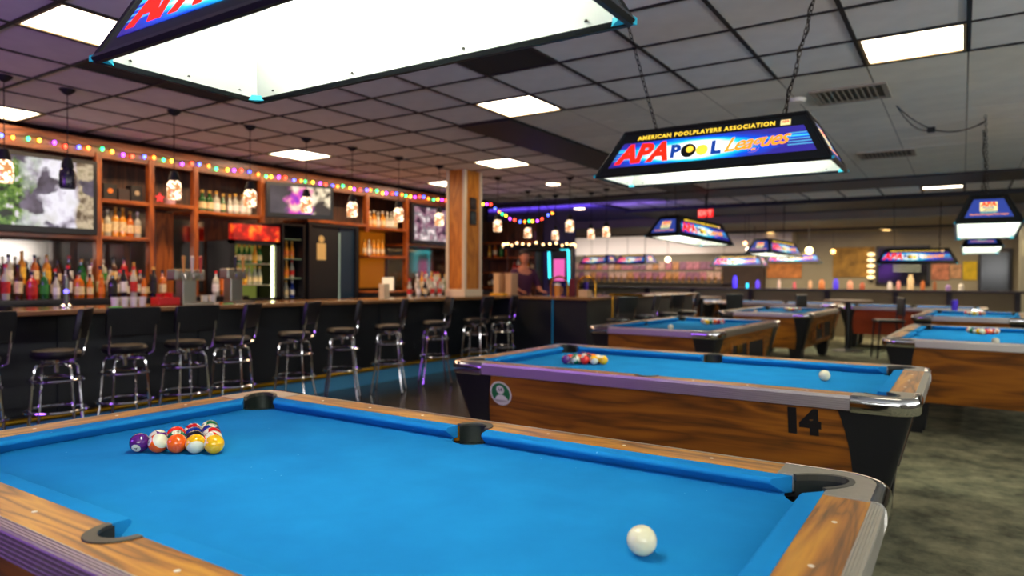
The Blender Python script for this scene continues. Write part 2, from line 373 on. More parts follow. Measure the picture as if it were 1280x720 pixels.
# ---------------------------------------------------------------- pool table
a_, b_, w_ = 1.076, .559, .098
A_, B_ = a_+w_, b_+w_
def notch(off, n=12):
    out = []
    for i in range(n+1):
        t = pi*i/n; h = (.060+off)*cos(t); d = (.112+off)*sin(t)**.9
        out.append((a_-.0425+(-h+d)*.7071, b_-.0425+(h+d)*.7071))
    return out
def quad(pts, sx, sy):
    q = [(x*sx, y*sy) for x, y in pts]
    return q if sx*sy > 0 else q[::-1]
def pool_table(label, panel=sidew, panely=sidewy, group='blue cloth pool tables'):
    t = thing('pool_table', label, 'pool table', group=group)
    cloth = MB(); r = .068; e = .012
    dx = math.sqrt(r*r-e*e); th = math.degrees(math.asin(e/r))
    out = []
    X, Y = a_-e, b_-e
    rc = .100; dd = math.sqrt(rc*rc-(e-.005)**2); ph = math.degrees(math.asin((e-.005)/rc))
    def corner(sx, sy, rev):
        p = [((a_-.005)+rc*cos(RAD(q)), (b_-.005)+rc*sin(RAD(q))) for q in [180+ph+(90-2*ph)*i/6 for i in range(7)]]
        p = [(sx*x, sy*y) for x, y in p]
        return p[::-1] if rev else p
    side = [(r*cos(RAD(q)), b_+r*sin(RAD(q))) for q in [180+th+(180-2*th)*i/10 for i in range(11)]]
    out += side                        # top side pocket, left to right
    out += corner(1, 1, False)
    out += corner(1, -1, True)
    out += [(-x, -y) for x, y in side]
    out += corner(-1, -1, False)
    out += corner(-1, 1, True)
    cloth.prism(out[::-1], .735, .758)
    obj('cloth', cloth, FELT, t)
    # cushions
    def cushion(x1w, x1n, x2w, x2n, axis, s):
        half = b_ if axis == 0 else a_
        prof = [(0, .80), (-.044, .7975), (-.050, .790), (-.049, .784), (-.016, .7575), (0, .7575)]
        rings = []
        for end in (0, 1):
            rg = []
            for d, z in prof:
                k = -d/.05; x = (x1w+(x1n-x1w)*k) if end == 0 else (x2w+(x2n-x2w)*k); y = s*(half+d)
                rg.append((x, y, z) if axis == 0 else (y, x, z))
            rings.append(rg)
        obj('cushion', MB().loft(rings), FELT, t, bevel=.002)
    for s in (1, -1):
        cushion(.060, .070, a_-.088, a_-.132, 0, s); cushion(-a_+.088, -a_+.132, -.060, -.070, 0, s)
        cushion(-b_+.088, -b_+.132, b_-.088, b_-.132, 1, s)
    c = .125
    # rails
    for s in (1, -1):
        o = [(-a_+c, b_)]
        o += [(-.062*cos(RAD(q)), b_+.072*sin(RAD(q))) for q in range(0, 181, 12)]
        o += [(a_-c, b_), (a_-c, B_), (-a_+c, B_)]
        obj('long_rail', MB().prism(quad(o, 1, s)[::-1], .745, .8005), railx, t, bevel=.001)
        o = [(a_, -b_+c), (A_, -b_+c), (A_, b_-c), (a_, b_-c)]
        obj('short_rail', MB().prism(quad(o, s, 1), .745, .8005), raily, t, bevel=.001)
        # side pocket lip and liner
        lo = [(-.064*cos(RAD(q)), b_+.074*sin(RAD(q))) for q in range(0, 181, 10)]
        li = [(-.046*cos(RAD(q)), b_+.047*sin(RAD(q))) for q in range(180, -1, -10)]
        p = obj('side_pocket', MB().prism(quad(lo+li, 1, s), .795, .8035), LIP, t, bevel=.0015)
        rings = []
        for z, k in ((.798, 1.0), (.74, .98), (.68, .75)):
            rings.append([(-.050*k*cos(RAD(q)), s*(b_+.055*k*sin(RAD(q))), z) for q in range(-6, 187, 12)])
        l = MB().loft(rings, closed=False, cap=False); l.lathe([(.077, .738), (.055, .68), (.0001, .68)], 18, (0, s*(b_-.014), 0))
        lo_ = obj('pocket_liner', l, LINER, p, smooth=True)
    # corner castings
    for sx in (1, -1):
        for sy in (1, -1):
            o = [(a_-c, b_)] + notch(.002)
            o += [(a_, b_-c), (A_, b_-c)] + arc(A_-.085, B_-.085, .085, 0, 90, 8) + [(a_-c, B_)]
            cs = obj('corner_casting', MB().prism(quad(o, sx, sy)[::-1], .76, .803), CAST, t, bevel=.0015)
            lo = notch(.004)
            li = notch(-.010)[::-1]
            obj('pocket_rim', MB().prism(quad(lo+li, sx, sy), .79, .8045), LIP, cs)
            rings = []
            for z, k in ((.800, -.002), (.74, -.004), (.67, -.014)):
                rings.append([(sx*x, sy*y, z) for x, y in notch(k)])
            l = MB().loft(rings, closed=False, cap=False)
            l.lathe([(.094, .738), (.07, .67), (.0001, .67)], 20, (sx*(a_-.045), sy*(b_-.045), 0))
            obj('pocket_liner', l, LINER, cs, smooth=True)
            # chrome corner cap wrapped round the outside
            path = [(A_, b_-c)] + [(A_-.085+.085*cos(RAD(q)), B_-.085+.085*sin(RAD(q))) for q in range(0, 91, 10)] + [(a_-c, B_)]
            nrm = [(1, 0)] + [(cos(RAD(q)), sin(RAD(q))) for q in range(0, 91, 10)] + [(0, 1)]
            prof = [(-.002, .8035), (.012, .8035), (.022, .8), (.03, .79), (.032, .775), (.032, .742), (.028, .735), (-.002, .735)]
            rings = [[(sx*(px+nx*d), sy*(py+ny*d), z) for d, z in prof] for (px, py), (nx, ny) in zip(path, nrm)]
            obj('corner_cap', MB().loft(rings), chrome, t, smooth=35)
    # ribbed trim
    prof = [(0, .8005)]
    for k in range(4): prof += [(.002+k*.0055, .8015-k*.0012), (.0045+k*.0055, .8015-k*.0012), (.0050+k*.0055, .799-k*.0012), (.0070+k*.0055, .799-k*.0012)]
    prof += [(.0265, .795), (.028, .791)]
    for k in range(5): prof += [(.028, .788-k*.0095), (.0265, .787-k*.0095), (.0265, .783-k*.0095), (.028, .782-k*.0095)]
    prof += [(.028, .742), (.02, .738), (0, .738)]
    for s in (1, -1):
        obj('rail_trim', MB().loft([[(x, s*(B_+d), z) for d, z in prof] for x in (-a_+c+.002, a_-c-.002)]), alu, t)
        obj('rail_trim', MB().loft([[(s*(A_+d), y, z) for d, z in prof] for y in (-b_+c+.002, b_-c-.002)]), alu, t)
    # sights
    sg = MB().lathe([(.0001, .8004), (.0055, .8004), (.0055, .8012), (.0001, .8014)], 12).mesh('sight', IVORY, 1)
    for s in (1, -1):
        for k in (-3, -2, -1, 1, 2, 3): link('sight', sg, t, (k*(a_-.05)/4, s*(b_+.05), 0))
        for k in (-1, 0, 1): link('sight', sg, t, (s*(a_+.05), k*(b_-.05)/2, 0))
    # cabinet: walnut panels between black corner pieces
    def ins(s): return .004+.115*s
    zt, zb = .737, .27
    def blackw(s): return .12+.15*(1-s)**1.8
    n = 10
    for s in (1, -1):
        rows = []
        for k in range(n+1):
            f = k/n; z = zt+(zb-zt)*f; xx = A_-ins(f)-blackw(f); yy = B_-ins(f)
            rows.append([(-xx, s*yy, z), (xx, s*yy, z), (xx, s*(yy-.02), z), (-xx, s*(yy-.02), z)])
        obj('side_panel', MB().loft(rows), panel, t)
        rows = []
        for k in range(n+1):
            f = k/n; z = zt+(zb-zt)*f; yy = B_-ins(f)-blackw(f)*.8; xx = A_-ins(f)
            rows.append([(s*xx, -yy, z), (s*xx, yy, z), (s*(xx-.02), yy, z), (s*(xx-.02), -yy, z)])
        obj('end_panel', MB().loft(rows), panely, t)
    for sx in (1, -1):
        for sy in (1, -1):
            rows = []
            for k in range(n+1):
                f = k/n; z = zt+(zb-zt)*f; X1 = A_-ins(f)+.006; Y1 = B_-ins(f)+.006; bw = blackw(f)
                o = [(X1-bw-.006, Y1)] + [(X1-.03+.03*cos(RAD(q)), Y1-.03+.03*sin(RAD(q))) for q in (90, 60, 30, 0)] + [(X1, Y1-bw*.8-.006), (X1-.03, Y1-bw*.8-.006), (X1-.03, Y1-.03), (X1-bw-.006, Y1-.03)]
                rows.append([(sx*x, sy*y, z) for x, y in o])
            cp = obj('corner_panel', MB().loft(rows), BLK, t, smooth=30)
            lx, ly = A_-ins(1)-.10, B_-ins(1)-.10
            l = MB().loft([[(sx*(lx+i*h), sy*(ly+j*h), z) for i, j in ((-1, -1), (1, -1), (1, 1), (-1, 1))] for z, h in ((.45, .095), (.27, .095), (.03, .07), (.03, .05), (0, .05))])
            obj('leg', l, BLK, t, bevel=.004)
    obj('cabinet_floor', MB().box((0, 0, .285), (2*(A_-.16), 2*(B_-.16), .02)), BLKM, t)
    # ball return opening with framed coin panel on the far long side
    yb = B_-ins(.45)+.012
    fr = MB()
    for x in (-.62, .02, .60): fr.box((x, yb, .52), (.05, .05, .34))
    for z in (.36, .68): fr.box((-.01, yb, z), (1.27, .05, .04))
    obj('return_frame', fr, panel, t, bevel=.003)
    obj('return_recess', MB().box((-.01, yb-.004, .52), (1.22, .03, .3)), BLKM, t)
    obj('coin_plate', MB().box((.32, yb+.018, .58), (.16, .02, .09)), brass, t, bevel=.004)
    return t

T1 = (-1.3353, 1.2557); T2 = (-1.338, 3.87)
t1 = pool_table('nearest pool table, blue cloth and golden rails, filling the foreground')
t2 = copy_tree(t1); t2['label'] = 'second pool table, marked 14 on its walnut side, behind the nearest one'
t3 = copy_tree(t1); t3['label'] = 'pool table just behind the one marked 14, end toward camera, by the bar corner'
t4 = copy_tree(t1); t4['label'] = 'farther middle pool table with walnut end and black legs, third behind the nearest'
r1 = copy_tree(t1); r1['label'] = 'pool table cut by the right photo edge, large walnut side, right of table 14'
r2 = copy_tree(t1); r2['label'] = 'pool table at the right photo edge directly behind another blue table'
t1.location = (*T1, 0); t2.location = (*T2, 0)
TP = {'t3': (-2.53, 7.55, RAD(-91.5)), 't4': (-2.47, 11.9, RAD(-91.7)), 'r1': (.155, 7.75, RAD(-92)), 'r2': (.14, 12.3, RAD(-92.5))}
for o, k in ((t3, 't3'), (t4, 't4'), (r1, 'r1'), (r2, 'r2')):
    x, y, rz = TP[k]; o.location = (x, y, 0); o.rotation_euler = (0, 0, rz)
redw = mat('red_panel', S(150, 52, 20), .5, noise=.15, nscale=5)
tr = copy_tree(t1); tr['label'] = 'far pool table with a red-orange side panel, below the hanging light near the posters'
rm = {}
for ch in tr.children:
    if ch.name.split('.')[0] in ('side_panel', 'end_panel', 'return_frame'):
        m2 = ch.data.copy(); m2.materials[0] = redw; ch.data = m2
tr.location = (-.80, 15.2, 0)
tb1 = copy_tree(t1); tb1['label'] = 'far pool table left of centre, seen edge-on before the beige divider wall'; tb1.location = (-5.85, 16.1, 0)
tb2 = copy_tree(t1); tb2['label'] = 'far pool table seen edge-on between the dark divider posts, in the middle'; tb2.location = (-3.35, 15.9, 0)

# marks on table 14
def on_side(s_local_x, z, lift=.001):
    f = (.737-z)/(.737-.27); y = -(B_-(.004+.115*f))-lift
    return (s_local_x, y, z)
nrm_side = (0, -.467, -.115)
black_paint = mat('black_paint', S(8, 8, 8), .5); white_vinyl = mat('white_vinyl', S(226, 226, 206), .5); green_vinyl = mat('green_vinyl', S(28, 118, 62), .5)
n14 = text('number_marking', '14', black_paint, t2, frame_mx(on_side(.752, .660, .002), (1, 0, 0), nrm_side), size=.150, ext=.0008, off=.011)
n14['label'] = 'black number 14'
Mx = frame_mx(on_side(-.850, .634, .0015), (1, 0, 0), nrm_side)
sk = obj('round_sticker', MB().prism(arc(0, 0, .072, 0, 352, 44), 0, .001, T=Mx), white_vinyl, t2); sk['label'] = 'round green and white sticker with a figure'
obj('green_field', MB().prism(arc(0, 0, .062, 0, 352, 44), .001, .0016, T=Mx), green_vinyl, sk)
obj('sticker_head', MB().prism(arc(0, .022, .026, 0, 350, 30), .0016, .0022, T=Mx), white_vinyl, sk)
obj('sticker_shoulders', MB().prism([(.047*cos(RAD(q)), -.055+.048*sin(RAD(q))) if q <= 180 else (.060*cos(RAD(q)), -.004+.060*sin(RAD(q))) for q in list(range(0, 181, 12))+list(range(215, 326, 10))], .0016, .0022, T=Mx), white_vinyl, sk)
text('sticker_number', '14', black_paint, sk, Mx @ Matrix.Translation((0, .022, .0024)), size=.03, off=.0008)
# ---------------------------------------------------------------- balls
BR = .028575
BC = {1: (S(250, 186, 0), 'yellow'), 2: (S(20, 40, 120), 'blue'), 3: (S(235, 40, 22), 'red'), 4: (S(84, 24, 110), 'purple'), 5: (S(250, 96, 6), 'orange'),
      6: (S(14, 100, 50), 'green'), 7: (S(180, 18, 20), 'maroon'), 8: (S(12, 12, 14), 'black')}
def ball_mat(n):
    m, N, L, B = nt('ball_%d' % n)
    c = BC[(n-1) % 8+1][0]; iv = S(236, 232, 200)
    tc = N.new('ShaderNodeTexCoord'); sp = N.new('ShaderNodeSeparateXYZ'); L.new(tc.outputs['Object'], sp.inputs[0])
    ax = N.new('ShaderNodeMath'); ax.operation = 'ABSOLUTE'; L.new(sp.outputs[0], ax.inputs[0])
    gx = N.new('ShaderNodeMath'); gx.operation = 'GREATER_THAN'; gx.inputs[1].default_value = BR*.885; L.new(ax.outputs[0], gx.inputs[0])
    last = gx
    if n > 8:
        az = N.new('ShaderNodeMath'); az.operation = 'ABSOLUTE'; L.new(sp.outputs[2], az.inputs[0])
        gz = N.new('ShaderNodeMath'); gz.operation = 'GREATER_THAN'; gz.inputs[1].default_value = BR*.52; L.new(az.outputs[0], gz.inputs[0])
        last = N.new('ShaderNodeMath'); last.operation = 'MAXIMUM'; L.new(gx.outputs[0], last.inputs[0]); L.new(gz.outputs[0], last.inputs[1])
    mx = N.new('ShaderNodeMix'); mx.data_type = 'RGBA'; L.new(last.outputs[0], mx.inputs[0])
    mx.inputs[6].default_value = c; mx.inputs[7].default_value = iv; L.new(mx.outputs[2], B.inputs['Base Color'])
    B.inputs['Roughness'].default_value = .12; B.inputs['Coat Weight'].default_value = .5; B.inputs['Coat Roughness'].default_value = .04
    return m
def sphere_mesh(name, r, m, seg=32, rings=20):
    bm = bmesh.new(); bmesh.ops.create_uvsphere(bm, u_segments=seg, v_segments=rings, radius=r)
    for f in bm.faces: f.smooth = True
    me = bpy.data.meshes.new(name); bm.to_mesh(me); bm.free(); me.materials.append(m); return me
ball_me = {}; num_me = {}
for n in range(1, 16):
    ball_me[n] = sphere_mesh('pool_ball', BR, ball_mat(n))
    tm = text_mesh(str(n), .016, off=.0004)
    for v in tm.vertices:
        p = Vector((1, v.co.x/BR, v.co.y/BR)).normalized()*BR*1.003; v.co = p
    tm.materials.clear(); tm.materials.append(black_paint); num_me[n] = tm
cue_me = sphere_mesh('cue_ball', BR, mat('cue_ivory', S(240, 232, 190), .12, coat=.4))
row_names = ['apex', 'second row', 'third row', 'fourth row', 'back row']
def rack(ax, ay, az, ang, layout, where, numbers=False, spots={}):
    d = 2*BR+.0003
    for k in range(5):
        for i in range(k+1):
            lx = -k*d*cos(RAD(30)); ly = (i-k/2)*d
            x = ax+lx*cos(ang)-ly*sin(ang); y = ay+lx*sin(ang)+ly*cos(ang)
            n = layout[k][i]; kind = 'striped' if n > 8 else 'solid'; cn = BC[(n-1) % 8+1][1]
            o = link('pool_ball', ball_me[n], None, (x, y, az+BR+.0004))
            sp = spots.get(n) or (rnd.uniform(-1, 1), rnd.uniform(-1, 1), rnd.uniform(-.3, 1))
            v = Vector(sp).normalized()
            o.rotation_euler = (v.to_track_quat('X', 'Z').to_matrix() @ Matrix.Rotation(spots.get(-n, rnd.uniform(-1.2, 1.2)), 3, 'X')).to_euler()
            tag(o, '%s %s ball %d, %s of rack, %s' % (cn, kind, n, row_names[k], where), 'ball', 'balls racked on ' + where)
            if numbers: link('ball_number', num_me[n], o)
LAY = [[1], [9, 11], [5, 8, 7], [13, 14, 2, 10], [4, 12, 3, 15, 6]]
tocam = Vector((1.9, -1.25, .45))
rack(-1.862, 1.2330, .758, 0, LAY, 'nearest table', True,
     {4: (.55, -.75, -.45), 13: (-.2, -.9, .35), -13: -.9, 5: (.5, .83, .2), 9: (.5, .83, 0), -9: 2.1, 1: (.5, .8, -.3), 12: (.2, .2, 1), 8: (-.6, .2, .4), 14: (.3, -.2, .9), 11: (.2, -.6, .7), 7: (-.1, -.75, .55), 6: (-.1, -.8, .6), 10: (.3, .1, .9)})
def cue(x, y, z, where):
    tag(link('cue_ball', cue_me, None, (x, y, z+BR+.0004)), 'cream white cue ball on ' + where, 'ball')
cue(-.507, 1.236, .758, 'the nearest table, near its right corner')
rack(-1.85, 3.87, .758, 0, [[1], [9, 15], [3, 8, 5], [14, 13, 10, 7], [4, 11, 6, 2, 12]], 'table marked 14', True)
cue(-.60, 3.93, .758, 'the table marked 14')
def far_rack(key, where, lay, cx=None):
    x, y, rz = TP[key]; v = .52
    dx, dy = -sin(rz+pi/2)*v, cos(rz+pi/2)*v
    rack(x+dx, y+dy, .758, rz, lay, where)
far_rack('t3', 'table behind number 14', [[1], [9, 5], [3, 8, 13], [6, 10, 2, 7], [1+8, 15, 14, 12, 5]][:0] or [[1], [9, 6], [10, 8, 5], [3, 14, 2, 7], [13, 15, 4, 12, 11]])
cue(-2.56, 6.98, .758, 'the table behind table 14')
far_rack('t4', 'farther middle table', [[1], [9, 3], [5, 8, 7], [12, 6, 2, 10], [15, 14, 4, 11, 13]])
cue(-2.75, 11.3, .758, 'the farther middle table')
far_rack('r1', 'walnut table at right edge', [[9], [1, 3], [12, 8, 5], [6, 10, 2, 7], [7+4, 15, 14, 4, 13]])
cue(.24, 7.05, .758, 'the walnut table at the right edge')
far_rack('r2', 'hindmost right table', [[1], [15, 9], [5, 8, 3], [12, 14, 2, 7], [11, 10, 6, 4, 13]])

# ---------------------------------------------------------------- billiard lights
def sign_mat():
    m, N, L, B = nt('backlit_print')
    uv = N.new('ShaderNodeTexCoord'); sp = N.new('ShaderNodeSeparateXYZ'); L.new(uv.outputs['UV'], sp.inputs[0])
    def math_(op, a, b=None, c=None):
        n = N.new('ShaderNodeMath'); n.operation = op
        for i, v in enumerate((a, b, c)):
            if v is None: continue
            if isinstance(v, (int, float)): n.inputs[i].default_value = v
            else: L.new(v, n.inputs[i])
        return n.outputs[0]
    u = math_('DIVIDE', math_('SUBTRACT', sp.outputs[0], .43), .26); v = math_('DIVIDE', math_('SUBTRACT', sp.outputs[1], .45), .42)
    d = math_('SQRT', math_('ADD', math_('MULTIPLY', u, u), math_('MULTIPLY', v, v)))
    # a comet tail to the right
    no = N.new('ShaderNodeTexNoise'); no.inputs['Scale'].default_value = 5; L.new(uv.outputs['UV'], no.inputs['Vector'])
    d = math_('ADD', d, math_('MULTIPLY', math_('SUBTRACT', no.outputs[0], .5), .7))
    band = math_('ABSOLUTE', math_('SUBTRACT', sp.outputs[1], math_('ADD', math_('MULTIPLY', sp.outputs[0], -.05), .66)))
    d2 = math_('MINIMUM', d, math_('ADD', math_('MULTIPLY', band, 7), .9))
    r = N.new('ShaderNodeValToRGB'); e = r.color_ramp.elements
    e[0].position = 0; e[0].color = (1, .98, .9, 1); e[1].position = 1; e[1].color = S(44, 36, 128)
    for p, cc in ((.42, (.95, 1, .95, 1)), (.55, S(20, 200, 215)), (.75, S(10, 70, 200))): k = e.new(p); k.color = cc
    L.new(math_('MULTIPLY', d2, .6), r.inputs[0])
    # speed lines at both ends
    st = math_('PINGPONG', math_('MULTIPLY', sp.outputs[1], 9), .5); on = math_('GREATER_THAN', st, .3)
    ends = math_('GREATER_THAN', math_('ABSOLUTE', math_('SUBTRACT', sp.outputs[0], .5)), .36)
    mid = math_('LESS_THAN', math_('ABSOLUTE', math_('SUBTRACT', sp.outputs[1], .52)), .28)
    f = math_('MULTIPLY', math_('MULTIPLY', on, ends), math_('MULTIPLY', mid, .6))
    mx = N.new('ShaderNodeMix'); mx.data_type = 'RGBA'; L.new(f, mx.inputs[0]); L.new(r.outputs[0], mx.inputs[6]); mx.inputs[7].default_value = S(90, 190, 220)
    L.new(mx.outputs[2], B.inputs['Emission Color']); B.inputs['Emission Strength'].default_value = .95
    L.new(mx.outputs[2], B.inputs['Base Color']); B.inputs['Roughness'].default_value = .25
    return m
SIGN = sign_mat()
short_m = emis('backlit_blue', S(46, 66, 150), .8)
frame_m = mat('lamp_black', S(14, 17, 18), .3)
ink_red = emis('lit_red', S(250, 36, 10), 1.1); ink_blue = emis('lit_blue', S(6, 60, 150), .9); ink_yel = emis('lit_yellow', S(250, 206, 60), 1.1)
ink_org = emis('lit_orange', S(250, 150, 20), 1.1); ink_crm = emis('lit_cream', S(240, 222, 150), 1.0); ink_blk = mat('ink_black', S(10, 10, 10), .4)
ink_teal = emis('lit_teal', S(110, 200, 170), .8)
liner_m = mat('lamp_white_liner', S(246, 244, 238), .5)
tube_m = emis('fluorescent_tube', (.93, 1, .84, 1), S_TUBE)
teal_m = mat('teal_bracket', S(40, 150, 170), .15, emit=S(30, 150, 180), es=.25)
chain_m = mat('dark_chain', S(40, 36, 32), .4, .8)
LL, LW, TL, TW, LH = .65, .25, .51, .14, .26
def lamp(label):
    t = thing('billiard_light', label, 'hanging light', group='billiard lights')
    fr = MB(); e = .022
    B4 = [Vector((sx*LL, sy*LW, 0)) for sx, sy in ((-1, -1), (1, -1), (1, 1), (-1, 1))]
    T4 = [Vector((sx*TL, sy*TW, LH)) for sx, sy in ((-1, -1), (1, -1), (1, 1), (-1, 1))]
    def bar(p, q, r=.013): fr.tube([p, q], r, 6)
    for k in range(4):
        bar(B4[k], B4[(k+1) % 4]); bar(T4[k], T4[(k+1) % 4]); bar(B4[k], T4[k], .011)
    fr.box((0, 0, LH+.004), (2*TL, 2*TW, .012))
    obj('lamp_frame', fr, frame_m, t, smooth=True)
    # sloping panels: outer black shell with the print inset, white liner inside
    def face(p0, p1, q1, q0, inset, n_in):
        # p0,p1 bottom, q0,q1 top
        u = (p1-p0).normalized(); m = ((q0+q1)-(p0+p1)).normalized(); v = (m-u*m.dot(u)).normalized(); n = u.cross(v)
        return u, v, n
    for k in range(4):
        p0, p1, q1, q0 = B4[k], B4[(k+1) % 4], T4[(k+1) % 4], T4[k]
        u, v, n = face(p0, p1, q1, q0, 0, 0)
        long_ = k % 2 == 0
        H = (q0-p0).dot(v); Lb = (p1-p0).length; Lt = (q1-q0).length
        c = (p0+p1)/2
        def P(a, b, d=0): return c + v*b + u*a + n*d
        def quadp(b0, b1, m0, m1, d0, d1, mi=0):
            hw = lambda b: (Lb+(Lt-Lb)*b/H)/2
            out = [(P(-hw(b0)+m0, b0, d), P(hw(b0)-m0, b0, d), P(hw(b1)-m1, b1, d), P(-hw(b1)+m1, b1, d)) for d in (d0, d1)]
            return MB().loft([[tuple(x) for x in out[0]], [tuple(x) for x in out[1]]])
        sh = obj('shade_panel', quadp(0, H, 0, 0, -.004, .003), frame_m, t)
        obj('white_liner', quadp(.004, H, .003, .003, -.010, -.0045), liner_m, t)
        b0, b1 = .05, H-(.075 if long_ else .045)
        pr = quadp(b0, b1, .05, .045, .003, .0055)
        pm = pr.mesh('print_panel', SIGN if long_ else short_m)
        uvl = pm.uv_layers.new(name='uv'); Ld = Lb-.10
        for lp in pm.loops:
            co = pm.vertices[lp.vertex_index].co-c
            uvl.data[lp.index].uv = (co.dot(u)/Ld+.5, (co.dot(v)-b0)/(b1-b0))
        pp = link('print_panel', pm, t)
        def fm(a, b, d=.0062): return frame_mx(P(a, b, d), u, n)
        mid = (b0+b1)/2
        if long_:
            text('lettering', 'APA', ink_red, pp, fm(-.375, mid-.004), size=.165, shear=.25, off=.009, ext=.001)
            text('lettering', 'P', ink_blue, pp, fm(-.175, mid-.01), size=.11, off=.006, ext=.001)
            text('lettering', 'L', ink_blue, pp, fm(.055, mid-.01), size=.11, off=.006, ext=.001)
            bl = MB().prism(arc(-.098, mid-.01, .044, 0, 348, 28), .006, .008, T=frame_mx(c, u, n)); obj('printed_ball', bl, ink_blk, pp)
            bl = MB().prism(arc(-.090, mid-.004, .021, 0, 348, 20), .008, .009, T=frame_mx(c, u, n)); obj('printed_ball', bl, ink_yel, pp)
            bl = MB().prism(arc(-.02, mid-.015, .034, 0, 348, 28), .006, .008, T=frame_mx(c, u, n)); obj('printed_ball', bl, ink_yel, pp)
            text('lettering', 'Leagues', ink_org, pp, fm(.262, mid+.004) @ Matrix.Rotation(.06, 4, 'Z'), size=.118, shear=.5, off=.002, ext=.001, space=.88)
            text('lettering', 'AMERICAN POOLPLAYERS ASSOCIATION', ink_yel, pp, fm(-.03, b1+.028, .0045), size=.036, off=.0012, ext=.0005, space=1.2)
            bd = obj('badge', MB().prism([(.385, b1+.012), (.435, b1+.012), (.435, b1+.044), (.385, b1+.044)], .0035, .0045, T=frame_mx(c, u, n)), ink_crm, pp)
            text('lettering', 'APA', ink_red, pp, fm(.410, b1+.032, .005), size=.020, off=.001)
        else:
            lg = obj('logo_panel', MB().prism([(-.065, mid-.035), (.065, mid-.035), (.065, mid+.065), (-.065, mid+.065)], .0055, .0065, T=frame_mx(c, u, n)), ink_crm, pp)
            text('lettering', 'APA', ink_red, pp, fm(0, mid+.040, .0075), size=.062, off=.003, shear=.1)
            text('lettering', 'POOL', ink_blue, pp, fm(0, mid+.004, .0075), size=.034, off=.001)
            text('lettering', 'LEAGUES', ink_blk, pp, fm(0, mid-.020, .0075), size=.018, off=.0006)
            obj('logo_bar', MB().prism([(-.062, mid-.052), (.062, mid-.052), (.062, mid-.043), (-.062, mid-.043)], .0055, .0062, T=frame_mx(c, u, n)), ink_teal, pp)
            text('lettering', "The World's Largest Pool League", ink_org, pp, fm(0, mid-.070, .0062), size=.021, off=.0006, ext=.0004)
    obj('top_liner', MB().box((0, 0, LH-.006), (2*TL-.01, 2*TW-.01, .006)), liner_m, t)
    for s in (-1, 1):
        tb = MB().tube([(-.45, s*.055, LH-.035), (.45, s*.055, LH-.035)], .017, 10)
        obj('fluorescent_tube', tb, tube_m, t, smooth=True)
        for q in (-1, 1): obj('tube_socket', MB().box((q*.462, s*.055, LH-.028), (.024, .04, .045)), liner_m, t)
    for p in B4:
        q = MB(); d = Vector((-1 if p.x > 0 else 1, 0, 0)); g2 = Vector((0, -1 if p.y > 0 else 1, 0))
        o = p+Vector((0, 0, -.008))
        q.loft([[tuple(o-d*.012-g2*.012), tuple(o+d*.05), tuple(o+g2*.05)], [tuple(o-d*.012-g2*.012+Vector((0, 0, .016))), tuple(o+d*.05+Vector((0, 0, .016))), tuple(o+g2*.05+Vector((0, 0, .016)))]])
        obj('corner_bracket', q, teal_m, t)
    # rivets along the liner
    sc_ = MB()
    for k in (-.55, -.2, .2, .55):
        for s in (-1, 1): sc_.lathe([(.0001, 0), (.005, 0), (.003, .004), (.0001, .004)], 8, (k, s*(LW-.018), .012))
    for k in (-.17, 0, .17):
        for s in (-1, 1): sc_.lathe([(.0001, 0), (.005, 0), (.003, .004), (.0001, .004)], 8, (s*(LL-.018), k, .012))
    obj('liner_screws', sc_, chain_m, t)['kind'] = 'stuff'
    return t
def link_mesh():
    pts = [(.009*cos(q), 0, .020*sin(q)) for q in [2*pi*i/10 for i in range(10)]]
    return MB().tube(pts, .0028, 5, close=True)
LK = link_mesh()
def chain(parent, p, q, cable=True):
    # p, q in world coordinates; built in the lamp's local frame
    Mi = parent.matrix_basis.inverted(); p = Mi @ Vector(p); q = Mi @ Vector(q)
    d = q-p; L_ = d.length; n = int(L_/.032); R = d.to_track_quat('Z', 'Y').to_matrix().to_4x4(); mb = MB()
    for k in range(n):
        T = Matrix.Translation(p+d*((k+.5)/n)) @ R @ Matrix.Rotation(pi/2*(k % 2)+.4, 4, 'Z'); mb.add(LK.v, LK.f, 0, T)
    if cable:
        pts = [tuple(p+d*f+Vector((.012*sin(f*19), .012*cos(f*17), 0))) for f in [i/24 for i in range(25)]]; mb.tube(pts, .004, 5)
    c = obj('chain', mb, chain_m, parent); c['kind'] = 'stuff'
    return c
def place_lamp(o, x, y, z, rz=0, top=CZ, spread=.1, tops=None, tilt=0):
    o.location = (x, y, z); o.rotation_euler = (0, tilt, rz)
    bpy.context.view_layer.update()
    for k, s in enumerate((-1, 1)):
        p = o.matrix_basis @ Vector((s*.36, 0, LH+.01)); q = Vector(tops[k]) if tops else Vector((p.x+s*spread*cos(rz), p.y+s*spread*sin(rz), top))
        chain(o, p, q, cable=(s > 0))
L1 = lamp('billiard light with white underside, cut by the top photo edge over the nearest table')
lamps = [copy_tree(L1) for _ in range(10)]
place_lamp(L1, -1.275, 1.18, 1.86)
def lab(i, s): lamps[i]['label'] = s; return lamps[i]
place_lamp(lab(0, 'large backlit billiard light hanging over table 14, long side fully readable'), -1.20, 4.0, 1.90, 0, tops=[(-1.70, 3.85, CZ), (-.70, 4.08, CZ)])
place_lamp(lab(1, 'billiard light right of centre, end and side panels both visible, below the exit sign'), -3.02, 8.95, 1.80, RAD(76), spread=.05, tilt=RAD(3.5))
place_lamp(lab(2, 'smaller far billiard light, next beyond the one with the exit sign'), -2.95, 13.5, 1.755, RAD(77), spread=.03, top=CZ, tilt=RAD(2))
place_lamp(lab(3, 'billiard light at the right photo edge with its logo end toward the camera'), .19, 8.10, 1.775, RAD(90), tops=[(.16, 7.75, CZ), (.16, 8.5, CZ)], tilt=RAD(3.5))
place_lamp(lab(4, 'farther billiard light directly below and behind the right edge one'), .24, 13.0, 1.775, RAD(90), spread=.02, tilt=RAD(3))
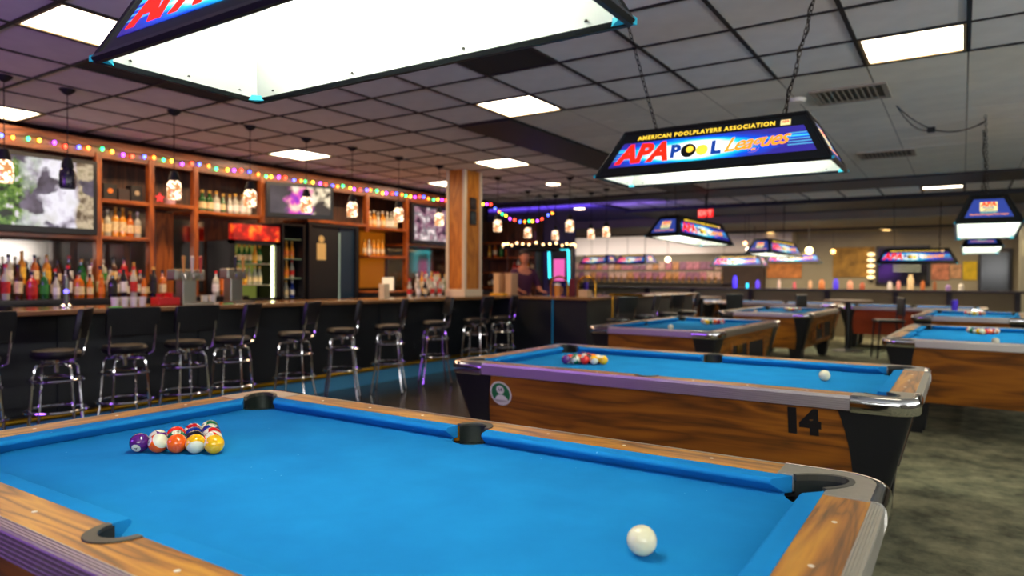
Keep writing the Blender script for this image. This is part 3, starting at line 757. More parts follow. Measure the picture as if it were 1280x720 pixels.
place_lamp(lab(5, 'far billiard light with pink lettering over the red-sided table'), -.72, 14.9, 1.62, 0, spread=.02, top=CZ-.06)
place_lamp(lab(6, 'far billiard light with long side showing, under the small light in the middle'), -4.62, 17.3, 1.62, 0, spread=.02, top=2.60)
place_lamp(lab(7, 'far billiard light partly hidden, right of the pink and blue long one'), -3.55, 18.2, 1.72, RAD(15), spread=.02, top=2.60)
place_lamp(lab(8, 'leftmost far billiard light before the trophy wall'), -9.2, 18.9, 1.74, RAD(-25), spread=.02, top=2.60)
place_lamp(lab(9, 'far billiard light before the trophy wall, second from left'), -7.75, 18.3, 1.72, RAD(-25), spread=.02, top=2.60)
# ---------------------------------------------------------------- bar counter
def box_part(name, x0, x1, y0, y1, z0, z1, m, parent, bevel=0):
    return obj(name, MB().box(((x0+x1)/2, (y0+y1)/2, (z0+z1)/2), (x1-x0, y1-y0, z1-z0)), m, parent, bevel=bevel)
bar = thing('bar_counter', 'long dark bar with a pale worn edge running behind the stools', 'bar')
topm = mat('bar_top', S(150, 108, 66), .18, noise=.15, nscale=6, coat=.5)
front = mat('bar_front', S(13, 20, 24), .45, noise=.15, nscale=4)
ot = [(-6.35, -1.5), (-5.7, -1.5), (-5.7, 8.55), (-4.3, 8.55), (-4.3, 13.2), (-4.95, 13.2), (-4.95, 9.2), (-6.35, 9.2)]
obj('counter_top', MB().prism(ot, .99, 1.03), topm, bar, bevel=.008)
of = [(-6.25, -1.45), (-6.0, -1.45), (-6.0, 8.62), (-4.38, 8.62), (-4.38, 13.15), (-4.85, 13.15), (-4.85, 9.1), (-6.25, 9.1)]
obj('bar_front', MB().prism(of, .16, .99), front, bar)
obj('kick_plate', MB().prism([(x+(.03 if x < -5.9 and x > -6.1 else 0), y) for x, y in of], 0, .16), mat('kick_plate_blue_lit', S(80, 160, 205), .4), bar)  # blue-grey plate, with the blue light on it put into its colour
for y in [k*1.2-1.0 for k in range(8)]: box_part('front_batten', -6.0, -5.985, y, y+.06, .16, .99, front, bar)
box_part('light_strip', -4.93, -4.915, 8.600, 8.619, .3, .99, mat('blue_strip', S(20, 80, 110), .4, emit=S(20, 110, 150), es=.25), bar)
fr_ = MB().tube([(-5.86, -1.3, .2), (-5.86, 8.5, .2)], .025, 10)
obj('foot_rail', fr_, mat('aged_brass', S(190, 150, 40), .3, 1), bar, smooth=True)
for k in range(8): obj('rail_bracket', MB().box((-5.93, -.6+k*1.25, .2), (.14, .03, .03)), brass, bar)
# stools
def stool(label):
    t = thing('bar_stool', label, 'stool', group='chrome bar stools along the bar')
    obj('seat', MB().lathe([(.0001, .70), (.17, .70), (.185, .712), (.19, .735), (.175, .757), (.10, .765), (.0001, .767)], 24), vinyl, t, smooth=True)
    obj('seat_ring', MB().lathe([(.13, .685), (.15, .685), (.15, .701), (.13, .701)], 20), chrome, t, smooth=True)
    bk = []
    for z, k in ((.84, 1), (.86, 1.02), (.95, 1.05), (1.03, 1.05), (1.055, 1.0)):
        o = [(.205+.03*cos(RAD(a*1.0))-.03+(z-.84)*.22, .215*k*a/50, z) for a in range(-50, 51, 10)]
        i = [(x-.045+.004*abs(a)/50, y, zz) for (x, y, zz), a in zip(o, range(-50, 51, 10))]
        bk.append(o+i[::-1])
    obj('backrest', MB().loft(bk), vinyl, t, smooth=True, bevel=.006)
    for s in (-1, 1):
        obj('back_strut', MB().tube([(.05, s*.13, .69), (.12, s*.165, .69), (.165, s*.185, .71), (.185, s*.19, .80), (.205, s*.19, .92)], .011, 8), chrome, t, smooth=True)
    for k in range(4):
        a = pi/4+k*pi/2; c, s = cos(a), sin(a)
        pts = [(.03*c, .03*s, .66), (.13*c, .13*s, .66), (.165*c, .165*s, .655), (.185*c, .185*s, .63), (.195*c, .195*s, .56), (.222*c, .222*s, .30), (.225*c, .225*s, .27), (.29*c, .29*s, .012)]
        l = obj('leg', MB().tube(pts, .0125, 8), chrome, t, smooth=True)
        obj('glide', MB().lathe([(.0001, 0), (.017, 0), (.017, .02), (.0001, .022)], 10, (.29*c, .29*s, 0)), BLKM, l)
    obj('swivel_post', MB().lathe([(.0001, .60), (.022, .60), (.022, .66), (.05, .665), (.05, .69), (.0001, .69)], 12), chrome, t, smooth=True)
    for r, z in ((.205, .55), (.232, .335)):
        obj('foot_ring', MB().tube([(r*cos(q), r*sin(q), z) for q in [2*pi*i/28 for i in range(28)]], .0105, 8, close=True), chrome, t, smooth=True)
    return t
ys = [(1.83, 0, 'bar stool cut by the left photo edge'), (2.336, 55, 'second bar stool from the left, turned with its chrome back strut showing'), (2.816, -8, 'third bar stool from the left, before the brown bottles'),
      (3.31, 0, 'fourth bar stool from the left, below the steel beer tap'), (3.75, 35, 'fifth bar stool from the left, seat turned to show its pad'), (4.43, 30, 'sixth bar stool from the left, below the bottle fridge'),
      (5.04, 42, 'seventh bar stool from the left, chrome strut on its right side'), (5.74, 35, 'eighth bar stool from the left, below the till shelf'), (6.55, 50, 'ninth bar stool from the left, before the third television'),
      (7.38, 15, 'tenth bar stool from the left, in front of the wooden column'), (8.02, 20, 'last bar stool before the corner of the bar')]
st0 = None
for y, rz, lb in ys:
    if st0 is None: st0 = stool(lb); o = st0
    else: o = copy_tree(st0); o['label'] = lb
    o.location = (-5.40, y, 0); o.rotation_euler = (0, 0, RAD(rz)); o.scale = (.84, .84, 1)
for x, y, rz, lb in ((-3.88, 8.55, -20, 'bar stool behind the left corner of the table by the bar'), (-3.92, 9.6, 10, 'bar stool with a black back along the far stretch of bar'), (-3.9, 10.5, -10, 'second bar stool along the far stretch of bar'), (-3.9, 11.4, 25, 'farthest bar stool along the far stretch of bar')):
    o = copy_tree(st0); o['label'] = lb; o.location = (x, y, 0); o.rotation_euler = (0, 0, RAD(rz)); o.scale = (.84, .84, 1)
# wooden column on the bar
colm = thing('wooden_column', 'square orange-brown wooden column with white edges standing at the bar', 'column', (-6.02, 7.95, 1.03))
ocre = wood('ochre_panel', 2, S(206, 132, 44), S(184, 110, 30), S(150, 84, 20), rough=.5, coat=.1)
obj('shaft', MB().box((0, 0, (CZ-1.03)/2), (.30, .38, CZ-1.03-.004)), ocre, colm)
tw = mat('cream_trim', S(214, 200, 170), .5)
for sx in (-1, 1):
    for sy in (-1, 1): obj('edge_trim', MB().box((sx*.145, sy*.185, (CZ-1.03)/2), (.045, .045, CZ-1.04)), tw, colm)
obj('base_trim', MB().box((0, 0, .05), (.35, .43, .10)), tw, colm, bevel=.004)
for z, (c1, h) in ((1.32, (S(60, 50, 46), .17)), (1.12, (S(50, 60, 62), .20))):
    f = thing('small_framed_picture', 'small dark framed picture on the column, %s' % ('upper of two' if z > 1.2 else 'lower of two'), 'picture', (-6.02+.155, 7.95, 1.03+z))
    obj('picture_frame', MB().box((.006, 0, 0), (.012, .15, h)), BLK, f, bevel=.002)
    obj('picture_print', MB().box((.0125, 0, 0), (.002, .11, h-.045)), mat('print_%d' % int(z*100), c1, .5, noise=.8, nscale=18), f)
# ---------------------------------------------------------------- back bar
BX = -7.75
bb = thing('back_bar_cabinet', 'tall wooden back bar with shelves, mirrors and a red-lit crown board', 'cabinet', (0, 0, 0))
for y0, y1 in ((1.2, 5.28), (7.54, 10.6)): box_part('base_cabinet', -7.85, -7.3, y0, y1, 0, 1.019, BLK, bb)
box_part('worktop', -8.2, -7.27, 1.2, 5.28, 1.02, 1.06, mat('worktop_dark', S(30, 26, 24), .3), bb)
box_part('worktop', -8.2, -7.27, 7.55, 10.6, 1.02, 1.06, mat('worktop_dark', S(30, 26, 24), .3), bb)
mirr = mat('bar_mirror', S(150, 140, 130), .12, 1)
brownp = wood('dark_back_panel', 2, S(96, 54, 28), S(74, 38, 18), S(46, 24, 12), rough=.5)
box_part('back_panel', -8.3, -8.24, 1.2, 10.6, 0, 2.76, brownp, bb)
for y0, y1, z0, z1 in ((1.3, 3.70, 1.1, 1.66), (3.78, 4.28, 1.1, 1.66), (3.78, 4.28, 1.74, 2.05), (4.36, 4.82, 1.3, 2.05), (8.72, 10.5, 1.1, 1.80), (4.9, 5.3, 1.1, 2.0)):
    box_part('mirror', -8.24, -8.23, y0, y1, z0, z1, mirr, bb)
for y, z1 in ((1.3, 2.5), (3.75, 2.6), (4.32, 2.6), (4.86, 2.6), (5.80, 2.6), (7.71, 2.6), (8.62, 2.6), (10.5, 2.6)):
    box_part('post', -7.78, -7.70, y-.03, y+.03, 1.02 if y not in (5.80, 7.71) else 2.0, z1, barwood, bb, bevel=.003)
box_part('wide_panel', -8.2, -8.15, 4.62, 4.84, 1.06, 2.06, barwood, bb)
for y0, y1, z in ((1.3, 3.72, 1.69), (3.78, 4.29, 1.70), (3.78, 4.29, 2.10), (4.35, 4.83, 2.11), (4.89, 5.8, 2.07), (6.55, 7.71, 2.09), (7.74, 8.59, 2.07), (8.65, 10.47, 1.84), (7.74, 8.59, 1.62)):
    box_part('shelf', -8.24, -7.70, y0, y1, z-.02, z+.02, barwoody, bb, bevel=.003)
box_part('crown_board', -7.80, -7.72, 1.2, 10.6, 2.55, 2.74, wood('crown_wood', 1, S(150, 80, 30), S(120, 58, 20), S(80, 36, 12), rough=.4), bb)
box_part('amber_lit_panel', -8.2, -8.18, 8.02, 8.58, 1.12, 2.04, mat('amber_lit_panel', S(220, 140, 30), .6, emit=S(240, 140, 20), es=.12), bb)  # faint emission stands in for the light on this orange wall panel
# televisions
def tv_screen_mat(name, kind):
    m, N, L, B = nt(name); tc = N.new('ShaderNodeTexCoord'); sp = N.new('ShaderNodeSeparateXYZ'); L.new(tc.outputs['Object'], sp.inputs[0])
    def noise(sc_, det, off=0):
        mp = N.new('ShaderNodeMapping'); mp.inputs['Location'].default_value = (off, off, off); L.new(tc.outputs['Object'], mp.inputs[0])
        n = N.new('ShaderNodeTexNoise'); n.inputs['Scale'].default_value = sc_; n.inputs['Detail'].default_value = det; L.new(mp.outputs[0], n.inputs[0]); return n.outputs[0]
    def ramp(src, cs):
        r = N.new('ShaderNodeValToRGB'); e = r.color_ramp.elements
        e[0].position, e[0].color = cs[0]; e[1].position, e[1].color = cs[-1]
        for p, c in cs[1:-1]: k = e.new(p); k.color = c
        L.new(src, r.inputs[0]); return r.outputs[0]
    def mix(f, a, b):
        x = N.new('ShaderNodeMix'); x.data_type = 'RGBA'; L.new(f, x.inputs[0]); L.new(a, x.inputs[6]); L.new(b, x.inputs[7]); return x.outputs[2]
    def band(src, lo, hi, n, amp):
        a = N.new('ShaderNodeMath'); a.operation = 'MULTIPLY_ADD'; L.new(n, a.inputs[0]); a.inputs[1].default_value = amp; L.new(src, a.inputs[2])
        r = N.new('ShaderNodeMapRange'); r.inputs[1].default_value = lo+amp/2; r.inputs[2].default_value = hi+amp/2; L.new(a.outputs[0], r.inputs[0]); return r.outputs[0]
    y, z = sp.outputs[1], sp.outputs[2]
    if kind == 0:
        white = ramp(noise(5, 4), [(.32, S(70, 60, 70)), (.42, S(190, 180, 196)), (.52, S(238, 234, 244)), (.75, S(200, 196, 190))])
        leaf = ramp(noise(16, 3, 3), [(.36, S(16, 24, 14)), (.48, S(70, 110, 30)), (.58, S(120, 150, 60)), (.68, S(220, 210, 220))])
        c = mix(band(y, .02, .22, noise(6, 3, 5), .5), leaf, white)
        brown = ramp(noise(9, 4, 9), [(.35, S(90, 70, 50)), (.5, S(200, 180, 150)), (.65, S(110, 100, 60))])
        c = mix(band(y, .50, .54, noise(4, 3, 8), .2), c, brown)
        dark = ramp(noise(7, 2, 12), [(.3, S(40, 34, 44)), (.7, S(110, 100, 120))])
        c = mix(band(noise(3.2, 3, 20), .56, .60, noise(9, 2, 2), .05), c, dark)
    elif kind == 1:
        grey_ = ramp(noise(3, 2), [(.3, S(40, 36, 44)), (.7, S(84, 76, 84))])
        pink = ramp(noise(8, 3, 4), [(.36, S(150, 30, 190)), (.48, S(232, 70, 190)), (.56, S(246, 190, 170)), (.66, S(250, 236, 214))])
        c = mix(band(y, -.20, -.14, noise(5, 3, 2), .35), grey_, pink)
        cream = ramp(noise(5, 3, 7), [(.40, S(40, 30, 30)), (.47, S(246, 226, 190)), (.7, S(250, 246, 236))])
        c = mix(band(y, .12, .17, noise(6, 3, 1), .2), c, cream)
    else:
        c = ramp(noise(7, 4), [(.36, S(20, 18, 30)), (.44, S(110, 60, 90)), (.50, S(190, 150, 160)), (.56, S(60, 66, 80)), (.64, S(240, 220, 220))])
    L.new(c, B.inputs['Emission Color']); B.inputs['Emission Strength'].default_value = .9
    B.inputs['Base Color'].default_value = (.01, .01, .01, 1); B.inputs['Roughness'].default_value = .2; return m
def tv(label, loc, w_, h_, rz, kind, scale_z=1):
    t = thing('television', label, 'television', loc, rz)
    obj('housing', MB().box((0, 0, h_/2), (.06, w_, h_)), BLK, t, bevel=.006)
    obj('screen', MB().box((.031, 0, h_/2+.01), (.004, w_-.09, h_-.11)), tv_screen_mat('screen_%d' % kind, kind), t)
    if kind == 1: obj('wall_arm', MB().box((-.12, 0, h_/2), (.2, .06, .06)), BLK, t)
    else: obj('base', MB().box((-.02, 0, .004), (.10, w_*.5, .008)), BLK, t)
    return t
tv('wide television showing a bright outdoor scene at the left photo edge', (-7.66, 2.97, 1.712), 1.46, .78, 0, 0)
tv('angled television with pink and white picture above the fridge', (-7.45, 6.20, 2.07), .88, .47, RAD(-26), 1)
tv('third television, showing people, left of the wooden column', (-7.66, 9.42, 1.862), 1.50, .66, 0, 2)
# fridge, door, cabinet
def sign_flame():
    m, N, L, B = nt('fridge_sign'); tc = N.new('ShaderNodeTexCoord'); n = N.new('ShaderNodeTexNoise'); n.inputs['Scale'].default_value = 9; n.inputs['Detail'].default_value = 3
    L.new(tc.outputs['Object'], n.inputs['Vector']); r = N.new('ShaderNodeValToRGB'); e = r.color_ramp.elements
    e[0].position = .4; e[0].color = S(110, 10, 8); e[1].position = .78; e[1].color = S(230, 140, 40); k = e.new(.56); k.color = S(180, 24, 12)
    L.new(n.outputs[0], r.inputs[0]); L.new(r.outputs[0], B.inputs['Emission Color']); B.inputs['Emission Strength'].default_value = .8; L.new(r.outputs[0], B.inputs['Base Color']); return m
fg = thing('bottle_fridge', 'glass-door bottle fridge with a red lit sign on top', 'fridge', (-7.75, 5.70, 0))
box_part('fridge_body', -.45, 0, -.38, .38, .0, .97, BLK, fg)
f = MB()
for s in (-1, 1): f.box((.02, s*.345, 1.36), (.06, .07, .80))
f.box((.02, 0, .99), (.06, .76, .05)); f.box((.02, 0, 1.735), (.06, .76, .06))
obj('fridge_frame', f, BLK, fg); obj('fridge_back', MB().box((-.43, 0, 1.36), (.03, .76, .78)), BLK, fg)
for s in (-1, 1): obj('fridge_side', MB().box((-.22, s*.37, 1.36), (.42, .02, .78)), BLK, fg)
obj('fridge_glow', MB().box((-.40, 0, 1.36), (.01, .66, .72)), emis('fridge_glow', S(150, 160, 70), .25), fg)
obj('light_tube', MB().box((.0, .29, 1.36), (.02, .03, .70)), emis('fridge_tube', S(250, 255, 190), 3), fg)
for z in (1.18, 1.46): obj('fridge_shelf', MB().box((-.19, 0, z), (.36, .62, .012)), alu, fg)
sg = obj('sign_box', MB().box((.02, 0, 1.86), (.10, .70, .20)), sign_flame(), fg, bevel=.005)
sg['label'] = 'red and yellow lit sign'
dr = thing('dark_double_door', 'dark blue double doorway with a small notice, beside the till', 'door', (-7.75, 7.03, 0))
box_part('door_panel', -.04, 0, -.40, .13, 0, 2.02, mat('door_black', S(16, 22, 26), .4), dr)
box_part('door_panel', -.04, 0, .15, .44, 0, 2.02, mat('door_blue', S(20, 44, 66), .4), dr)
f = MB(); f.box((0, -.43, 1.01), (.08, .05, 2.03)); f.box((0, .47, 1.01), (.08, .05, 2.03)); f.box((0, .02, 2.045), (.08, .95, .04))
obj('door_frame', f, BLK, dr)
obj('edge_strip', MB().box((.004, .14, 1.3), (.012, .02, 1.3)), mat('pale_strip', S(150, 190, 190), .4), dr)
nb = obj('notice', MB().box((.003, -.20, 1.66), (.006, .16, .24)), mat('notice_cream', S(214, 186, 120), .6), dr)
obj('notice', MB().lathe([(.0001, 0), (.05, 0), (.05, .006), (.0001, .006)], 16, T=Matrix.Translation((0, -.20, 1.84)) @ Matrix.Rotation(pi/2, 4, 'Y')), mat('notice_cream', S(214, 186, 120), .6), dr)
gc = thing('glass_cabinet', 'narrow mirrored bottle cabinet between fridge and dark door', 'cabinet', (-7.75, 6.33, 0))
f = MB(); f.box((-.2, -.18, 1.01), (.44, .03, 2.02)); f.box((-.2, .18, 1.01), (.44, .03, 2.02)); f.box((-.2, 0, .50), (.42, .33, 1.0)); f.box((-.41, 0, 1.5), (.02, .33, 1.0)); f.box((-.2, 0, 2.01), (.44, .33, .02))
obj('cabinet_body', f, BLK, gc)
obj('mirror_back', MB().box((-.395, 0, 1.5), (.006, .32, .96)), mirr, gc)
for z in (1.27, 1.54, 1.81): obj('glass_shelf', MB().box((-.2, 0, z), (.36, .33, .01)), mat('green_glass', S(120, 150, 130), .1), gc)

# bottles
def bottle_mesh(kind, glass, capc, labc):
    mb = MB()
    if kind == 0: body = [(.0001, 0), (.036, 0), (.038, .01), (.038, .17), (.030, .20), (.014, .225), (.013, .275), (.0001, .275)]; lz = (.05, .14, .0385)
    elif kind == 1: body = [(.0001, 0), (.044, 0), (.046, .01), (.046, .14), (.040, .175), (.016, .20), (.015, .245), (.0001, .245)]; lz = (.04, .12, .0465)
    elif kind == 2: body = [(.0001, 0), (.030, 0), (.031, .01), (.031, .13), (.022, .16), (.013, .19), (.0125, .225), (.0001, .225)]; lz = (.04, .11, .0315)
    else: body = [(.0001, 0), (.032, 0), (.033, .01), (.036, .20), (.026, .23), (.015, .25), (.014, .31), (.0001, .31)]; lz = (.06, .17, .0365)
    mb.lathe(body, 12); h = body[-1][1]; r = body[-2][0]
    mb.lathe([(.0001, h-.012), (r+.003, h-.012), (r+.003, h+.022), (.0001, h+.022)], 10, mi=1)
    mb.lathe([(lz[2], lz[0]), (lz[2]+.001, lz[0]), (lz[2]+.001, lz[1]), (lz[2], lz[1])], 12, mi=2)
    return mb.mesh('bottle', [glass, capc, labc], 30)
gl = {n: mat('glass_'+n, S(*c), .08, coat=.5) for n, c in dict(amber=(190, 98, 20), brown=(70, 34, 14), clear=(176, 176, 160), green=(20, 90, 34), dark=(16, 16, 20), red=(170, 20, 20), honey=(224, 150, 40), blue=(30, 60, 150)).items()}
capm = {n: mat('cap_'+n, S(*c), .35) for n, c in dict(black=(12, 12, 12), gold=(210, 160, 50), red=(200, 30, 24), white=(226, 222, 210)).items()}
labm = {n: mat('label_'+n, S(*c), .6, noise=.25, nscale=50) for n, c in dict(cream=(226, 206, 160), white=(228, 226, 220), black=(24, 22, 22), red=(190, 36, 26), yellow=(236, 190, 60), green=(40, 130, 50), orange=(226, 120, 30)).items()}
BM = {}
def bottle(x, y, z, kind, g_, c_, l_, label, group):
    z += .0008
    k = (kind, g_, c_, l_)
    if k not in BM: BM[k] = bottle_mesh(kind, gl[g_], capm[c_], labm[l_])
    o = link('bottle', BM[k], None, (x, y, z), (0, 0, rnd.uniform(0, 6)))
    return tag(o, label, 'bottle', group)
ordn = ['first', 'second', 'third', 'fourth', 'fifth', 'sixth', 'seventh', 'eighth', 'ninth', 'tenth', 'eleventh', 'twelfth', 'thirteenth', 'fourteenth', 'fifteenth', 'sixteenth', 'seventeenth', 'eighteenth', 'nineteenth', 'twentieth', 'twenty-first', 'twenty-second', 'twenty-third', 'twenty-fourth', 'twenty-fifth', 'twenty-sixth', 'twenty-seventh', 'twenty-eighth', 'twenty-ninth', 'thirtieth']
def row(x, y0, y1, n, z, pal, place, kinds=(0, 1, 2, 3), jit=.006):
    for k in range(n):
        y = y0+(y1-y0)*k/max(1, n-1)+rnd.uniform(-jit, jit); g_, c_, l_ = rnd.choice(pal)
        bottle(x+rnd.uniform(-.01, .01), y, z, rnd.choice(kinds), g_, c_, l_, '%s bottle, %s label, %s from left, %s' % (g_, l_, ordn[k], place), 'bottles '+place)
mix = [('amber', 'black', 'cream'), ('brown', 'black', 'cream'), ('brown', 'red', 'white'), ('dark', 'red', 'white'), ('clear', 'black', 'white'), ('honey', 'gold', 'yellow'), ('red', 'black', 'red'), ('green', 'gold', 'green'), ('amber', 'gold', 'orange'), ('dark', 'gold', 'black'), ('clear', 'red', 'red'), ('clear', 'white', 'green')]
row(-7.42, 2.46, 4.28, 18, 1.06, mix, 'front row, back bar counter')
row(-7.60, 2.42, 4.24, 18, 1.06, mix, 'middle row, back bar counter')
# a step lifts the third row
box_part('bottle_step', -7.98, -7.74, 1.4, 4.26, 1.06, 1.20, BLKM, bb)
row(-7.86, 2.42, 4.2, 17, 1.20, mix, 'raised rear step, back bar counter')
row(-7.86, 3.83, 4.24, 6, 1.72, [('honey', 'gold', 'cream'), ('amber', 'gold', 'cream'), ('clear', 'white', 'cream')], 'shelf beside left television', (0, 3), .003)
row(-7.86, 4.95, 5.70, 9, 2.09, [('dark', 'white', 'black'), ('green', 'gold', 'cream'), ('brown', 'gold', 'cream'), ('clear', 'gold', 'white')], 'shelf left of angled television', (1, 2))
row(-7.86, 7.80, 8.5, 8, 2.09, [('clear', 'white', 'white'), ('honey', 'white', 'cream'), ('clear', 'gold', 'cream')], 'high shelf over the till', (1, 2))
row(-7.86, 7.80, 8.2, 5, 1.64, [('clear', 'white', 'white'), ('honey', 'gold', 'cream')], 'middle shelf over the till', (2,))
row(-7.43, 8.76, 10.3, 15, 1.06, mix+[('clear', 'red', 'white')]*3, 'counter under third television')
row(-7.60, 8.76, 10.3, 14, 1.06, [('clear', 'white', 'white'), ('clear', 'gold', 'cream'), ('honey', 'gold', 'cream')], 'rear row under third television', (0, 3))
row(-7.45, 4.95, 5.26, 4, 1.06, [('amber', 'black', 'orange'), ('clear', 'red', 'white'), ('dark', 'black', 'cream')], 'left of the bottle fridge')
row(-7.90, 5.42, 5.90, 7, 1.466, [('honey', 'gold', 'yellow'), ('green', 'gold', 'cream'), ('dark', 'red', 'red')], 'upper fridge shelf', (2,), .003)
row(-7.90, 5.42, 5.90, 7, 1.186, [('honey', 'gold', 'yellow'), ('green', 'gold', 'green'), ('clear', 'gold', 'cream')], 'lower fridge shelf', (2,), .003)
for z, nme in ((1.0, 'bottom'), (1.275, 'second'), (1.545, 'third')):
    row(-7.90, 6.23, 6.43, 3, z, [('clear', 'gold', 'cream'), ('blue', 'white', 'white'), ('honey', 'gold', 'orange'), ('clear', 'red', 'red')], '%s tier of narrow cabinet' % nme, (2,), .003)
# things on the upper shelves
def simple(name, label, cat, mb, m, loc, rz=0, bevel=.003, smooth=False, group=None):
    o = obj(name, mb, m, None, smooth, bevel, loc, (0, 0, rz)); return tag(o, label, cat, group)
for k, (y, w2, h2, c, lb) in enumerate(((3.90, .15, .17, S(30, 24, 20), 'black gift box with an orange mark, left of three beside the television'), (4.05, .13, .13, S(52, 40, 38), 'dark box, middle of three beside the television'), (4.19, .14, .18, S(26, 22, 22), 'black box with a pale disc, right of three beside the television'))):
    o = simple('gift_box', lb, 'box', MB().box((0, 0, h2/2), (.12, w2-.01, h2)), mat('box_%d' % k, c, .5), (-7.83, y, 2.1215))
    if k != 1: obj('printed_mark', MB().lathe([(.0001, 0), (.028, 0), (.028, .003), (.0001, .003)], 14, T=Matrix.Translation((.06, 0, h2*.55)) @ Matrix.Rotation(pi/2, 4, 'Y')), mat('mark_%d' % k, S(220, 120, 30) if k == 0 else S(170, 150, 120), .5), o)
simple('star_ornament', 'small red lit star ornament on the shelf right of the gift boxes', 'ornament', MB().prism([((.06 if i % 2 == 0 else .026)*cos(pi/2+i*pi/5), (.06 if i % 2 == 0 else .026)*sin(pi/2+i*pi/5)+.06) for i in range(10)], 0, .02, T=Matrix.Rotation(pi/2, 4, 'Z') @ Matrix.Rotation(pi/2, 4, 'X')), mat('star_red', S(210, 40, 50), .4, emit=S(255, 60, 60), es=.6), (-7.76, 4.44, 2.1315))
simple('decanter', 'pale decanter on the shelf behind the white pendant', 'bottle', MB().lathe([(.0001, 0), (.06, 0), (.065, .06), (.03, .12), (.018, .15), (.024, .17), (.0001, .17)], 16), mat('decanter_glass', S(190, 150, 160), .1), (-7.85, 4.62, 2.1315), smooth=True)
simple('register_screen', 'white till screen tilted on the lit shelf', 'screen', MB().box((0, 0, .11), (.02, .24, .20)).box((-.03, 0, .03), (.08, .06, .06)), mat('screen_white', S(220, 210, 180), .4, emit=S(230, 220, 190), es=.5), (-7.5, 7.95, 1.081))
box_part('till_counter', -7.85, -7.3, 7.55, 8.6, 1.06, 1.08, barwood, bb)
# string of coloured bulbs
BCOL = [('red', (1, .05, .02, 1)), ('blue', (.06, .10, 1, 1)), ('orange', (1, .22, .02, 1)), ('green', (.02, .8, .2, 1)), ('yellow', (1, .6, .03, 1)), ('violet', (.4, .05, .9, 1))]
bulb_me = [MB().lathe([(.0001, -.026), (.010, -.020), (.015, -.004), (.012, .010), (.008, .014), (.0001, .015)], 10).mesh('bulb', emis('bulb_'+n, c, 9), 40) for n, c in BCOL]
sock_me = MB().lathe([(.0001, .012), (.009, .012), (.009, .03), (.0001, .03)], 8).mesh('bulb_socket', BLKM)
def string_lights(pts, label, step=.115, first=0):
    t = thing('string_lights', label, 'string lights', pts[0])
    o = Vector(pts[0]); P = [Vector(p)-o for p in pts]
    L_ = [0]
    for i in range(1, len(P)): L_.append(L_[-1]+(P[i]-P[i-1]).length)
    def at(s):
        for i in range(1, len(P)):
            if s <= L_[i]: return P[i-1].lerp(P[i], (s-L_[i-1])/(L_[i]-L_[i-1]))
        return P[-1]
    obj('wire', MB().tube([tuple(p+Vector((0, 0, .022))) for p in P], .004, 5), mat('green_wire', S(16, 40, 20), .6), t)
    n = int(L_[-1]/step)
    for k in range(n):
        s = (k+.5)*step+rnd.uniform(-.02, .02); p = at(s)
        b = link('bulb', bulb_me[(k+first) % 6], t, p+Vector((0, 0, rnd.uniform(-.008, .008)))); link('bulb_socket', sock_me, b)
    return t
pts = [(-7.69, 1.3+k*.12, 2.63+.012*sin(k*1.3)+(.0 if k < 50 else (k-50)*.002)) for k in range(74)]
string_lights(pts, 'string of coloured bulbs along the crown board of the back bar')
pts = []
cp = [(-6.84, 9.5, 2.54), (-6.66, 9.5, 2.545), (-6.45, 9.5, 2.39), (-6.25, 9.5, 2.28), (-6.05, 9.5, 2.225), (-5.75, 9.5, 2.215), (-5.60, 9.5, 2.26), (-5.44, 9.5, 2.34), (-5.40, 9.5, 2.25)]
for i in range(len(cp)-1):
    for k in range(4): pts.append(tuple(Vector(cp[i]).lerp(Vector(cp[i+1]), k/4)))
sl2 = string_lights(pts+[cp[-1]], 'loose swag of coloured bulbs right of the wooden column', step=.09, first=4)
for px_, pz_ in ((-6.84, 2.56), (-5.40, 2.27)): obj('tie_wire', MB().tube([(px_+6.84, 0, pz_-2.54), (px_+6.84, 0, CZ-2.54)], .003, 5), BLKM, sl2)
# ---------------------------------------------------------------- pendants
def shade_mat(name, lit):
    m, N, L, B = nt(name); tc = N.new('ShaderNodeTexCoord'); v = N.new('ShaderNodeTexVoronoi'); v.inputs['Scale'].default_value = 45
    L.new(tc.outputs['Object'], v.inputs['Vector']); r = N.new('ShaderNodeValToRGB'); e = r.color_ramp.elements
    e[0].position = .1; e[1].position = .75
    if lit: e[0].color = (1, .80, .56, 1); e[1].color = (.22, .09, .03, 1); v.inputs['Scale'].default_value = 34; e[0].position = .25; e[1].position = .62
    else: e[0].color = (.06, .05, .08, 1); e[1].color = (.01, .01, .02, 1)
    L.new(v.outputs[0], r.inputs[0]); L.new(r.outputs[0], B.inputs['Base Color']); B.inputs['Roughness'].default_value = .2
    if lit: L.new(r.outputs[0], B.inputs['Emission Color']); B.inputs['Emission Strength'].default_value = S_PEND*.32
    return m
SH = shade_mat('mosaic_lit', True); SHo = shade_mat('mosaic_dark', False)
def pendant(label, drop=.62):
    t = thing('pendant_lamp', label, 'pendant lamp', group='pendant lamps over the bar')
    obj('canopy', MB().lathe([(.0001, 0), (.06, 0), (.055, -.015), (.02, -.045), (.0001, -.045)], 16), BLKM, t, smooth=True)
    obj('cord', MB().tube([(0, 0, -.04), (0, 0, -drop+.04)], .004, 6), BLKM, t)
    obj('shade_cap', MB().lathe([(.0001, -drop+.06), (.03, -drop+.055), (.045, -drop), (.045, -drop-.03), (.0001, -drop-.03)], 16), BLKM, t, smooth=True)
    obj('shade', MB().lathe([(.040, -drop-.03), (.056, -drop-.05), (.061, -drop-.08), (.061, -drop-.175), (.054, -drop-.20), (.0001, -drop-.202)], 20), SH, t, smooth=True)
    return t
